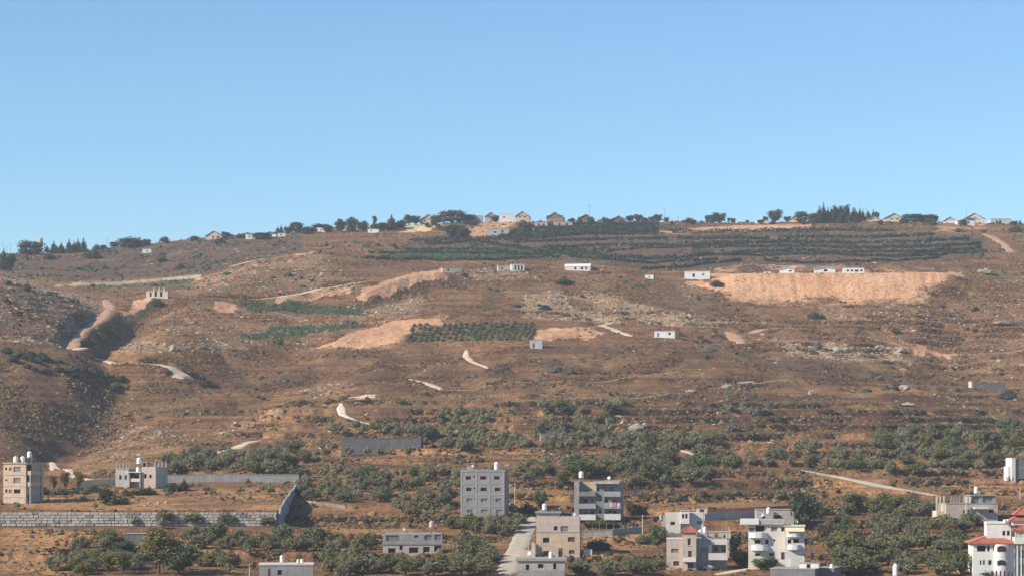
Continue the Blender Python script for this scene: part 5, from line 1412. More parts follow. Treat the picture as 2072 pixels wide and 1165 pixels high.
shed('wide_cabin', 'wide white gabled cabin in the middle of the earth platform', 'cabin', 1648, 1690, 540.5, 553.5, 6, 'white', -5, [(1667,545,1674,550,'dark')], 'gable', D=1292, roofmat='white', rise=1.0)
shed('window_cabin', 'long white cabin with a row of dark windows on the earth platform', 'cabin', 1705, 1748, 542, 553.5, 5, 'white', -6, [(1713,546,1718,550,'dark'), (1721,546,1726,550,'dark'), (1729,546,1737,550.5,'dark'), (1740,546,1745,550,'dark')], D=1292)
h = shed('vaulted_house', 'white house with a rounded roof on a green mound', 'house', 1143, 1194, 533, 547, 9, 'whitewash', -10, [(1162,541,1166,546,'dark'), (1175,541,1180,546,'dark'), (1184,541,1188,546,'dark')], 'vault')
shed('porch_house', 'white and grey house with a pillared porch above the rocky slope', 'house', 1008, 1034, 536, 548, 7, 'greystone', 6, [(1014,541,1018,545,'dark')], roofmat='tile_brown')
h = shed('porch', 'white pillared porch joined to the house above the rocky slope', 'porch', 1035, 1061, 534, 548, 6, 'white', 6, [(1041,537,1045,547,'dark'), (1047.5,537,1051.5,547,'dark'), (1054,537,1058,547,'dark')])
shed('excavation_hut', 'pale grey walls of a half built house above the orange excavation', 'house', 895, 934, 541, 553, 6, 'greystone', 8, [(905,544,909,549,'dark')])
h = shed('ruined_house', 'pale ruined house with open pillars in the saddle beside the gully', 'ruin', 296, 340, 588, 601, 6, 'cream', -5, [(303,591,307,600,'dark'), (313,589,318,600,'dark'), (324,590,329,600,'dark')], dmin=1180)
for x in (311, 322, 332): h.column(h.X(x), 0.6, h.Zr(588) + 0.01, h.Zr(582), 0.5, 'cream')
shed('white_hut', 'small white hut alone on the far left slope', 'hut', 288, 306, 504, 512, 4, 'white', 0, [(296,507,300,510,'shutter')], dmin=1400)
# ------------------------------------------------------------------ houses along the ridge
RH = [
 ('ridge_house', 'pink gabled house with a brown roof on the left ridge', 'house', 416, 449, 468, 485, 10, 'pinkstone', [(430,477,433,483,'dark'), (440,477,444,481,'dark')], 'gable', 'tile_brown'),
 ('ridge_house', 'white flat house right of the pink gabled house', 'house', 497, 521, 474, 484, 7, 'white', [(503,477,506,481,'shutter'), (512,477,515,481,'dark')], None, None),
 ('ridge_house', 'low white house below the two small conifers', 'house', 562, 578, 472, 479, 6, 'white', [(567,474,570,477,'dark')], None, None),
 ('ridge_hut', 'tiny white hut left of the low white house on the ridge', 'hut', 550, 558, 474, 479, 4, 'white', [], None, None),
 ('ridge_house', 'small white house below the flat dark tree', 'house', 641, 661, 461, 470, 6, 'white', [(648,464,651,467,'dark')], None, None),
 ('ridge_house', 'narrow white house between two tall dark trees', 'house', 689, 700, 458, 467, 6, 'white', [(693,461,696,464,'dark')], None, None),
 ('ridge_house', 'blue grey house between the tall dark trees', 'house', 718, 736, 460, 468, 6, 'sheet', [(725,462,728,466,'dark')], None, None),
 ('ridge_house', 'low long white house left of the tall pointed dark tree', 'house', 744, 766, 464, 471, 6, 'white', [(750,466,753,469,'dark')], None, None),
 ('ridge_hut', 'small white square hut beside the tall pointed dark tree', 'hut', 766, 777, 456, 462, 5, 'white', [(770,458,772,461,'dark')], None, None),
 ('cream_house', 'cream house with a half hipped roof on the yellow rock mound', 'house', 850, 884, 434, 453, 9, 'cream', [(858,443,862,449,'dark'), (873,441,877,448,'dark')], 'gable', 'tile_brown'),
 ('ridge_house', 'grey house half hidden by the biggest spreading tree', 'house', 940, 975, 437, 448, 8, 'greystone', [(945,441,948,446,'dark')], None, 'tile_grey'),
 ('gabled_house', 'small gabled house first of the grey roofed row', 'house', 982, 1005, 430, 444, 9, 'greystone', [(988,436,993,441,'dark')], 'gable', 'tile_grey'),
 ('white_hall', 'long white hall between the gabled houses', 'hall', 1010, 1038, 433, 446, 9, 'white', [(1018,438,1022,442,'shutter')], None, None),
 ('gabled_house', 'beige gabled house with a wide grey roof right of the white hall', 'house', 1043, 1071, 428, 445, 10, 'beige', [(1050,435,1054,441,'dark'), (1060,435,1064,441,'dark')], 'gable', 'tile_grey'),
 ('gabled_house', 'large dark gabled house in the middle of the grey roofed row', 'house', 1106, 1140, 430, 448, 10, 'umber', [(1118,436,1122,442,'dark')], 'gable', 'tile_grey'),
 ('gabled_house', 'dark gabled house left of the thin mast', 'house', 1170, 1201, 434, 449, 10, 'umber', [(1182,439,1187,444,'dark')], 'gable', 'tile_grey'),
 ('gabled_house', 'dark gabled house last on the right of the grey roofed row', 'house', 1239, 1264, 437, 450, 9, 'umber', [(1248,441,1252,446,'dark')], 'gable', 'tile_grey'),
 ('terrace_house', 'low pale house below the gabled row, left one', 'house', 1082, 1108, 450, 460, 7, 'beige', [(1088,453,1092,458,'dark'), (1098,453,1102,458,'dark')], None, None),
 ('terrace_house', 'low pale house below the gabled row, right one', 'house', 1122, 1158, 449, 459, 7, 'beige', [(1130,452,1134,457,'dark'), (1145,452,1149,457,'dark')], None, None),
 ('stone_terrace', 'grey stone terrace house above the vineyard', 'house', 985, 1030, 462, 476, 5, 'greystone', [(1000,468,1004,472,'dark'), (1015,466,1019,471,'dark')], None, None),
 ('white_wall_house', 'low white house with a white wall left of the tall loose tree', 'house', 1531, 1558, 446, 453, 6, 'white', [(1540,448,1543,451,'shutter')], None, None),
 ('ridge_house', 'small cream gabled house beside the round dark tree', 'house', 1599, 1619, 436, 449, 7, 'cream', [(1606,442,1609,446,'dark')], 'gable', 'cream'),
 ('ridge_house', 'cream gabled house at the right end of the pine wood', 'house', 1756, 1780, 437, 449, 8, 'cream', [(1763,442,1766,446,'dark')], 'gable', 'tile_brown'),
 ('ridge_house', 'large cream house with a grey roof right of the pine wood', 'house', 1790, 1828, 432, 449, 9, 'cream', [(1802,440,1806,445,'dark'), (1814,440,1818,445,'dark')], 'gable', 'tile_grey'),
 ('ridge_house', 'small white house beside the pale cutting on the right ridge', 'house', 1910, 1934, 439, 452, 7, 'white', [(1918,443,1922,447,'dark')], 'gable', 'sheet'),
 ('ridge_house', 'low white house standing on the pale cutting', 'house', 1936, 1972, 446, 456, 7, 'white', [(1945,449,1949,453,'dark'), (1958,449,1962,453,'dark')], None, None),
 ('ridge_house', 'white house with a grey gable behind the low white house', 'house', 1950, 1992, 432, 452, 9, 'whitewash', [(1964,440,1968,445,'dark'), (1976,440,1980,445,'dark')], 'gable', 'tile_grey'),
 ('ridge_house', 'low pale house at the right end of the ridge', 'house', 2004, 2046, 443, 453, 7, 'whitewash', [(2015,446,2019,450,'dark')], None, 'tile_grey'),
]
for nm, lab, cat, a, b, rt, rb, dep, mat, wins, roof, rm in RH:
    shed(nm, lab, cat, a, b, rt, rb, dep, mat, RNG.uniform(-8, 4), wins, roof, dmin=1350, roofmat=rm)
# water tower
p = at(82, 508, dmin=1400)
e = tag(empty('water_tower', p), 'white and pink water tower on the left ridge', 'water tower')
k = p.y / F
obj('shaft', np_mesh('shaft', *lathe_vf([(0.01, -1), (1.1, -1), (0.9, 14 * k), (0.9, 16 * k)], 10), MAT['whitewash']), e)
obj('bowl', np_mesh('bowl', *lathe_vf([(0.9, 14 * k), (1.6, 18 * k), (1.6, 28 * k), (1.2, 30 * k), (0.01, 31 * k)], 12), MAT['pinkstone']), e)
obj('antenna', np_mesh('antenna', *tube([(0.8, 0, 28 * k), (0.8, 0, 37 * k)], [0.12, 0.06]), MAT['steel']), e)
# masts and poles
for px_, r0, r1, lab in ((947,420,448,'thin mast behind the biggest spreading tree'), (1192,411,446,'thin mast right of the dark gabled house'), (1344,419,448,'mast with a cross arm above the vineyard'), (1372,437,450,'short pole above the vineyard'), (1753,419,448,'pale pole at the right end of the pine wood'), (1955,419,446,'thin mast above the white houses on the right ridge'), (6,490,545,'left of the poles at the left edge'), (13,496,530,'middle of the poles at the left edge'), (21,492,530,'right of the poles at the left edge'), (216,481,503,'pole alone on the left ridge'), (16,520,546,'pale pole below the conifer at the left edge')):
    p = at(px_, r1, dmin=1300); hh = (r1 - r0) / F * p.y
    e = tag(empty('utility_pole', p), lab, 'pole')
    obj('shaft', np_mesh('shaft', *tube([(0, 0, -0.6), (0, 0, hh)], [0.2, 0.11], 6), MAT['steel']), e)
    obj('cross_arm', np_mesh('cross_arm', *box_vf(-0.9, 0.9, -0.06, 0.06, hh * 0.9, hh * 0.9 + 0.14), MAT['steel']), e)
for px_, r0, r1, lab in ((1346,1035,1062,'street pole left of the white house'), (1475,1065,1130,'street pole right of the pink house'), (1300,1040,1080,'street pole beside the wire fence'), (1042,975,1030,'wooden pole right of the four storey block'), (2064,985,1010,'left stilt like pole below the house at the right edge'), (1069,1098,1130,'street pole at the yard wall of the beige house'), (505,1140,1165,'thin pole left of the flat roof at the bottom')):
    p = at(px_, r1); hh = (r1 - r0) / F * p.y
    e = tag(empty('street_pole', p), lab, 'pole')
    obj('shaft', np_mesh('shaft', *tube([(0, 0, -0.6), (0, 0, hh)], [0.11, 0.07], 6), MAT['whitewash']), e)
    obj('cross_arm', np_mesh('cross_arm', *box_vf(-0.6, 0.6, -0.04, 0.04, hh * 0.93, hh * 0.93 + 0.08), MAT['steel']), e)

# ------------------------------------------------------------------ walls
# long stone retaining wall of separate blocks
e = tag(empty('stone_wall', (WALL_X0, WALL_Y, zf0)), 'long retaining wall of big pale limestone blocks on the left', 'wall')
ztop = zw + 0.15 - zf0
obj('backing', np_mesh('backing', *box_vf(0, WALL_X1 - WALL_X0, 0.15, 0.9, -1.5, ztop - 0.12), MAT['joint']), e)
BR = random.Random(31); blocks = []
for q in range(6):
    bm = bmesh.new(); bmesh.ops.create_cube(bm, size=1.0)
    bmesh.ops.bevel(bm, geom=bm.edges[:], offset=0.07, segments=1, affect='EDGES')
    for v in bm.verts: v.co += Vector([BR.uniform(-0.045, 0.045) for _ in range(3)])
    me = bpy.data.meshes.new('block'); bm.to_mesh(me); bm.free(); me.materials.append(MAT[('limestone', 'limestone', 'limestone_pale', 'limestone_pale', 'limestone_dark', 'limestone_red')[q]]); blocks.append(me)
def course(x0, x1, z0, z1, lo, hi):
    x = x0
    while x < x1 - 0.3:
        w = min(BR.uniform(lo, hi), x1 - x)
        o = bpy.data.objects.new('block', BR.choice(blocks)); o.location = (x + w / 2, 0.05 + BR.uniform(-0.10, 0.07), (z0 + z1) / 2)
        o.scale = (w - 0.12, 0.5, z1 - z0 - 0.10 * BR.uniform(0.6, 1.5)); link(o, e); x += w
xm = (232 - CX) / F * WALL_Y - WALL_X0; xv = (-30 - CX) / F * WALL_Y - WALL_X0; xe = WALL_X1 - WALL_X0
for q in range(5): course(xv, xm, -0.25 + (ztop + 0.25) * q / 5, -0.25 + (ztop + 0.25) * (q + 1) / 5, 0.8, 2.2)
for q in range(5): course(xm, xe, -0.25 + (ztop + 0.25) * q / 5, -0.25 + (ztop + 0.25) * (q + 1) / 5, 0.9, 1.9)
# concrete walls round the levelled plot
def gz(x, y): return ground(x, y)
pts = []
for y in np.arange(WALL_Y + 0.3, PLAT_Y1 + 1, 8.0):
    x = plat_x1(y) + 0.35; zi = ground(plat_x1(y) - 2.5, y); zo = ground(x + 2.0, y); pts.append((x, y, min(zo, zi) - 1.0, zi + 0.9))
wall_line('plot_side_wall', 'grey concrete wall running uphill from the right end of the stone wall', 'wall', pts, 0.35, 'concrete', 4.0, 'concrete')
xa = (338 - CX) / F * PLAT_Y1
pts = [(x, PLAT_Y1 + 0.6, ground(x, PLAT_Y1 - 2) - 0.5, ground(x, PLAT_Y1 - 2) + 2.3) for x in np.linspace(xa, plat_x1(PLAT_Y1), 8)]
wall_line('plot_back_wall', 'long plain concrete wall along the back of the levelled plot', 'wall', pts, 0.3, 'concrete', 4.5, 'concrete')
def px_wall(name, label, pts, hgt, thick, mat, panel=3.0, coping=None, **kw):
    w = []
    for (px_, row) in pts:
        p = at(px_, row, **kw); w.append((p.x, p.y, p.z, p.z + hgt))
    return wall_line(name, label, 'wall', w, thick, mat, panel, coping)
px_wall('garden_wall', 'low pale garden wall left of the unfinished villa', [(160,984),(195,982),(233,979)], 1.6, 0.3, 'cream', 3.0, 'whitewash')
px_wall('fence_wall', 'concrete wall with a wire fence below the grey block with balconies', [(1180,1088),(1240,1083),(1300,1077)], 1.5, 0.3, 'concrete', 3.0, 'concrete')
px_wall('road_wall', 'low white wall along the concrete road on the right', [(1650,958),(1700,966),(1760,978),(1830,992),(1895,1004)], 0.5, 0.3, 'roughstone', 5.0)
px_wall('rust_wall', 'grey retaining wall behind the white houses', [(1425,1052),(1500,1050),(1560,1047),(1612,1043)], 2.2, 0.3, 'greystone', 5.0)
w = px_wall('rust_fence', 'rust red sheet fence on the bank above the grey retaining wall', [(1432,1044),(1500,1042),(1560,1038),(1625,1034)], 1.9, 0.12, 'rustmetal', 2.4)
px_wall('far_road_wall', 'white retaining wall along the far road on the left', [(165,578),(250,574),(330,567),(408,560)], 1.3, 0.4, 'roughstone', 9.0, dmin=1300)
px_wall('terrace_wall', 'dry stone terrace wall on the slope right of the long wall', [(592,1012),(640,1018),(700,1026)], 0.5, 0.4, 'roughstone', 4.0)
px_wall('gate_wall', 'slanting white garden wall left of the red roofed villa', [(1928,1128),(1934,1145),(1942,1160)], 1.2, 0.3, 'whitewash', 3.0)
# wire fence posts on the fence wall
for k in range(9):
    p = at(1184 + k * 14.5, 1087.5 - k * 1.3); p.z += 1.4
    e2 = obj('fence_post', np_mesh('fence_post', *join([tube([(0, 0, 0), (0, 0, 1.5)], [0.05, 0.05], 5), tube([(0, 0, 1.5), (0, -0.3, 1.85)], [0.05, 0.05], 5)]), MAT['steel']), loc=p)
    tag(e2, 'thin steel post of the wire fence below the grey block, %s from the left' % ['first', 'second', 'third', 'fourth', 'fifth', 'sixth', 'seventh', 'eighth', 'ninth'][k], 'fence post', 'wire fence posts')
# boulders that stand out
for px_, row, wp_, hp_, lab in ((1832,788,30,13,'largest pale boulder on the brown slope at the right'), (1838,820,34,8,'flat pale outcrop below the largest boulder'), (1641,798,13,14,'upright white rock on the brown slope'), (1398,793,28,7,'flat white rock at the left of the brown slope'), (1510,776,60,7,'long grey outcrop band on the brown slope'), (1470,785,34,9,'grey rock at the lower end of the long outcrop'), (1995,552,36,12,'yellowish rock outcrop above the right slope'), (650,908,14,5,'small white rock left of the long grey shed'), (695,906,14,6,'white rock beside the long grey shed'), (1700,710,40,12,'grey boulder heap left of the big rock field'), (1820,712,36,14,'dark boulder at the end of the red track'), (985,840,34,14,'pale rounded rock beside the small square grove'), (1290,868,44,16,'grey rock group right of the walled plot'), (350,708,22,14,'pale boulder in the rock band above the pale track'), (1650,640,26,9,'grey rock beside the lone dark bush'), (2030,655,44,9,'layered grey rock ledge on the right slope'), (1780,705,24,9,'pale rock under the red track'), (295,1024,9,5,'white stone below the villa, leftmost of four'), (303,1019,12,5,'white stone below the villa, second of four'), (320,1019,9,7,'white stone below the villa, third of four'), (337,1017,11,5,'white stone below the villa, rightmost of four')):
    p = at(px_, row); k = p.y / F
    rg = np.random.default_rng(int(px_ + row)); v, f = ICO2
    v = v * (1 + 0.38 * rg.uniform(-1, 1, (len(v), 1))); v = np.round(v * 2.6) / 2.6 * 0.35 + v * 0.65
    v = v * np.array([wp_ / 2.5 * k, wp_ / 3.6 * k, hp_ * k * 0.6]) ; v[:, 2] += hp_ * k * 0.15
    t_ = np.tile(np.array([[0.40, 0.34, 0.27]]) * rg.uniform(0.7, 1.05), (len(v), 1))
    tag(obj('boulder', np_mesh('boulder', v, f, MAT['tint'], {'tint': t_}), loc=p), lab, 'boulder')
# parked cars of the yard below the villa
def car(px_, row, label, mat, turn):
    p = at(px_, row); e = tag(empty('parked_car', p, R(turn)), label, 'car')
    prof = [(-2.1, .35), (-2.1, .85), (-1.5, .95), (-1.0, 1.42), (0.5, 1.45), (1.15, .98), (2.0, .85), (2.1, .4)]
    V_ = []; 
    for y, s in ((-0.85, 1), (0.85, 1)):
        V_ += [(x, y * (0.86 if z > 1.2 else 1), z) for x, z in prof]
    n = len(prof); F_ = [(i, i + 1, n + i + 1, n + i) for i in range(n - 1)] + [(n - 1, 0, n, 2 * n - 1)]
    tri = [t for q in F_ for t in ((q[0], q[1], q[2]), (q[0], q[2], q[3]))] + [(0, i, i + 1) for i in range(1, n - 1)] + [(n, n + i + 1, n + i) for i in range(1, n - 1)]
    obj('body', np_mesh('body', V_, np.array(tri), MAT[mat]), e)
    obj('windscreen', np_mesh('windscreen', *box_vf(-0.95, 0.7, -0.81, 0.81, 1.0, 1.36), MAT['glass']), e)
    for x in (-1.3, 1.3):
        for y in (-0.8, 0.8):
            w_ = lathe_vf([(0.01, -0.11), (0.32, -0.11), (0.32, 0.11), (0.01, 0.11)], 12); w_[0][:] = w_[0][:, [0, 2, 1]]
            obj('wheel', np_mesh('wheel', w_[0] + np.array([x, y, 0.32]), w_[1], MAT['dark']), e)
car(1032, 1028, 'dark car in the shade beside the four storey block', 'concrete_dk', 60)

# satellite dishes on the roofs
def dish(p, label, r=0.5, turn=0.0):
    e = tag(empty('satellite_dish', p, R(turn)), label, 'satellite dish')
    v, f = lathe_vf([(0.02, 0.0), (r * 0.5, 0.05), (r * 0.85, 0.15), (r, 0.22), (r * 0.98, 0.24), (r * 0.83, 0.17), (0.02, 0.02)], 14)
    a = R(62); v = np.stack([v[:, 0], v[:, 1] * math.cos(a) - v[:, 2] * math.sin(a), v[:, 1] * math.sin(a) + v[:, 2] * math.cos(a)], 1) + np.array([0, 0, 0.85])
    obj('bowl', np_mesh('bowl', v, f, MAT['white']), e)
    obj('mast', np_mesh('mast', *tube([(0, 0.08, -0.05), (0, 0.08, 0.85)], [0.04, 0.035], 6), MAT['steel']), e)
    obj('arm', np_mesh('arm', *tube([(0, -0.05, 0.5), (0, -0.6, 1.15)], [0.02, 0.02], 5), MAT['steel']), e)
for px_, row, D_, lab, tn in ((1232, 973, 706, 'satellite dish on the right of the grey block with balconies', -20), (1160, 1047, 628, 'satellite dish on the roof of the beige house', 15), (1440, 1088, 594, 'satellite dish on the flat roof of the pink house', -10), (1540, 1049, 596, 'satellite dish on the left of the balconied house roof', 10), (1610, 1062, 592, 'satellite dish above the yellow awning', 30), (1070, 1127, 578, 'satellite dish on the low grey house', -15), (815, 1077, 632, 'satellite dish on the long low house', 20), (955, 949.5, 705, 'satellite dish beside the roof box of the four storey block', 0)):
    dish(Vector(((px_ - CX) / F * D_, D_, (HZ - row) / F * D_)), lab, 0.5, tn)
PR = random.Random(77)
def ordinal(n):
    one = 'first second third fourth fifth sixth seventh eighth ninth tenth eleventh twelfth thirteenth fourteenth fifteenth sixteenth seventeenth eighteenth nineteenth'.split()
    if n < 20: return one[n - 1]
    t, u = divmod(n, 10); tens = ['twent', 'thirt', 'fort', 'fift', 'sixt', 'sevent', 'eight', 'ninet'][t - 2]
    return tens + 'ieth' if u == 0 else tens + 'y-' + one[u - 1]
# ------------------------------------------------------------------ trees and bushes that stand out: (px, foot row, height px, width px, form, leaves, name, label, category)
SOLO = [
 (322,1160,95,52,'column','yellowgreen','poplar_tree','tall pale yellow green tree at the bottom below the stone wall'),
 (362,1162,70,60,'round','green','broadleaf_tree','dark leafy tree right beside the tall pale green tree'),
 (440,1098,46,40,'round','green','broadleaf_tree','round light green tree in front of the right half of the stone wall'),
 (220,1160,42,26,'column','yellowgreen','young_poplar','shorter of the two pale green upright trees at the bottom left'),
 (247,1162,48,28,'column','yellowgreen','young_poplar','slender pale green tree left of the tall yellow green one'),
 (250,1125,34,46,'round','dkgreen','fig_tree','dark green fig tree below the small grey shed'),
 (420,1145,30,40,'bush','yellowgreen','bush','sprawling yellow green bush on the dry slope below the stone wall'),
 (270,985,36,44,'round','green','garden_tree','leafy tree in front of the unfinished villa'),
 (312,984,28,34,'round','dkgreen','garden_tree','dark leafy tree at the right front corner of the unfinished villa'),
 (213,1020,36,34,'round','dkgreen','garden_tree','bright green tree left below the unfinished villa'),
 (238,1018,22,40,'bush','olive','garden_bush','grey green bush below the unfinished villa'),
 (255,1003,16,22,'bush','rust','oleander_bush','pinkish flowering bush below the unfinished villa'),
 (372,992,26,20,'conifer','dkgreen','cypress_tree','small dark cypress right of the unfinished villa'),
 (345,993,18,34,'bush','dkgreen','garden_bush','wide dark bush right of the unfinished villa'),
 (108,990,30,16,'column','yellowgreen','young_poplar','thin yellowish tree right of the beige apartment house'),
 (132,990,38,18,'column','rust','almond_tree','thin rusty brown tree between the beige apartment house and the villa'),
 (160,992,40,20,'column','yellowgreen','young_poplar','thin yellow green tree left of the low garden wall'),
 (85,1000,18,30,'bush','dkgreen','garden_bush','dark bush at the corner of the beige apartment house'),
 (120,1000,16,40,'bush','olive','garden_bush','low grey green hedge between the two houses on the far left'),
 (160,998,15,40,'bush','dkgreen','garden_bush','dark low bush under the thin yellow green tree'),
 (190,995,16,30,'bush','dkgreen','garden_bush','rounded dark bush beside the low garden wall'),
 (290,1000,15,60,'bush','dkgreen','garden_bush','dark hedge along the front of the unfinished villa'),
 (580,950,34,50,'round','dkgreen','carob_tree','large dark tree at the right end of the upper concrete wall'),
 (545,945,34,40,'round','green','broadleaf_tree','olive brown leafy tree above the upper concrete wall'),
 (600,972,26,26,'round','green','broadleaf_tree','bright green tree at the corner of the two concrete walls'),
 (868,892,30,40,'round','dkgreen','carob_tree','dark round tree right behind the end of the long grey shed'),
 (1172,968,40,60,'round','green','broadleaf_tree','big light green tree behind the grey block with balconies'),
 (1140,978,30,34,'round','yellowgreen','broadleaf_tree','yellow green tree left behind the grey block with balconies'),
 (1325,975,46,60,'round','green','broadleaf_tree','wide leafy tree on the slope right of the grey block'),
 (1092,1030,42,22,'round','green','broadleaf_tree','slim green tree between the two concrete blocks'),
 (1065,1040,26,40,'bush','dkgreen','garden_tree','dark tree at the right foot of the four storey block'),
 (1115,1052,24,48,'round','dkgreen','garden_tree','dark tree behind the roof of the beige house'),
 (1278,1042,28,26,'round','dkgreen','garden_tree','dark tree at the right foot of the grey block with balconies'),
 (1298,1046,26,24,'round','green','garden_tree','green tree right of the dark one by the grey block with balconies'),
 (1220,1062,12,70,'bush','green','hedge_bush','green hedge below the grey block with balconies'),
 (1210,1112,26,62,'bush','dkgreen','bush','large dark bush in the shade right of the beige house'),
 (1332,1108,50,36,'round','green','broadleaf_tree','yellowish green tree left of the pink house with the tower'),
 (1300,1098,22,36,'bush','olive','bush','grey green bush on the bare yard below the wire fence'),
 (1628,1070,82,62,'round','dkgreen','carob_tree','tall dark green tree beside the balconied white house'),
 (1622,1030,40,34,'round','green','broadleaf_tree','lighter green tree just above the tall dark one by the white house'),
 (1668,1092,40,36,'round','rust','broadleaf_tree','rusty brown green tree right of the balconied white house'),
 (1715,1120,46,40,'round','yellowgreen','broadleaf_tree','yellow green tree in the middle of the dense grove'),
 (1745,1135,32,34,'round','yellowgreen','broadleaf_tree','smaller yellow green tree in the dense grove'),
 (1780,1042,46,50,'round','yellowgreen','broadleaf_tree','bright yellow green tree at the top of the dense grove'),
 (1830,1040,42,46,'round','green','broadleaf_tree','green tree at the top of the dense grove below the road'),
 (1725,1030,36,40,'round','green','broadleaf_tree','green tree at the foot of the golden slope'),
 (1642,950,34,30,'round','green','broadleaf_tree','bright green tree at the top end of the concrete road'),
 (1735,945,26,26,'round','green','broadleaf_tree','small bright green tree above the concrete road'),
 (1795,912,38,26,'column','yellowgreen','broadleaf_tree','left of two yellow green trees in the top row of the right grove'),
 (1875,910,38,30,'round','yellowgreen','broadleaf_tree','right of two yellow green trees in the top row of the right grove'),
 (2000,915,50,60,'umbrella','olive','large_olive_tree','largest grey green tree at the top of the right grove'),
 (2040,808,22,40,'bush','dkgreen','bush','dark green bush below the low hut at the right edge'),
 (1110,838,22,26,'round','dkgreen','broadleaf_tree','left of the dark trees on top of the walled plot'),
 (1150,842,24,34,'round','dkgreen','broadleaf_tree','right of the dark trees on top of the walled plot'),
 (1175,872,26,26,'round','yellowgreen','broadleaf_tree','yellow green tree in the walled plot'),
 (1505,1148,40,48,'round','dkgreen','garden_tree','dark leafy tree between the pink house and the balconied house'),
 (1480,1120,44,40,'round','dkgreen','garden_tree','dark green tree at the right corner of the pink house'),
 (1540,1152,26,40,'round','green','garden_tree','green tree in front of the balconied house'),
 (1562,1152,30,24,'round','green','garden_tree','small green tree under the balconies'),
 (1440,1145,16,50,'bush','green','garden_bush','bright green hedge at the foot of the pink house'),
 (1605,1150,40,22,'column','rust','climbing_vine','brownish climbing plant on the right corner of the balconied house'),
 (1905,1035,26,36,'round','green','broadleaf_tree','green tree under the unfinished house with columns'),
 (1965,1062,28,40,'round','olive','broadleaf_tree','grey green tree right under the unfinished house with columns'),
 (1925,1080,26,44,'bush','rust','bush','rusty reddish bush below the unfinished house with columns'),
 (1915,1135,48,60,'umbrella','olive','large_olive_tree','broad olive tree standing alone left of the red roofed villa'),
 (1945,1160,50,36,'round','green','broadleaf_tree','green tree at the left corner of the red roofed villa'),
 (2000,1164,16,50,'bush','dkgreen','hedge_bush','dark hedge in front of the red roofed villa'),
 (1985,1162,36,14,'conifer','dkgreen','cypress_tree','small dark cypress in front of the red roofed villa'),
 # bare slope
 (1650,642,12,30,'bush','dkgreen','bush','dark bush alone below the pale orange embankment'),
 (1811,672,11,16,'bush','dkgreen','bush','small dark bush alone on the right hand slope'),
 (318,618,16,26,'bush','dkgreen','bush','dark bush beside the ruined pale building in the saddle'),
 (55,588,16,18,'bush','dkgreen','bush','dark bush on the stony hill at the left edge'),
 (200,688,20,30,'bush','green','bush','bright green bush in the gully beside the red track'),
 (185,698,14,22,'bush','green','bush','lower green bush in the gully beside the red track'),
 (222,676,14,26,'bush','dkgreen','bush','dark green bush at the top of the green gully'),
 (940,560,10,16,'bush','dkgreen','bush','dark bush beside the pale walls of the excavation'),
 (1140,574,12,44,'bush','dkgreen','bush','dark spreading bush below the white vaulted house'),
 (1450,578,12,30,'bush','dkgreen','bush','dark bush below the longest white cabin'),
 (650,466,14,34,'umbrella','pine','pine_tree','flat dark tree behind the white cabin in the middle of the ridge'),
]
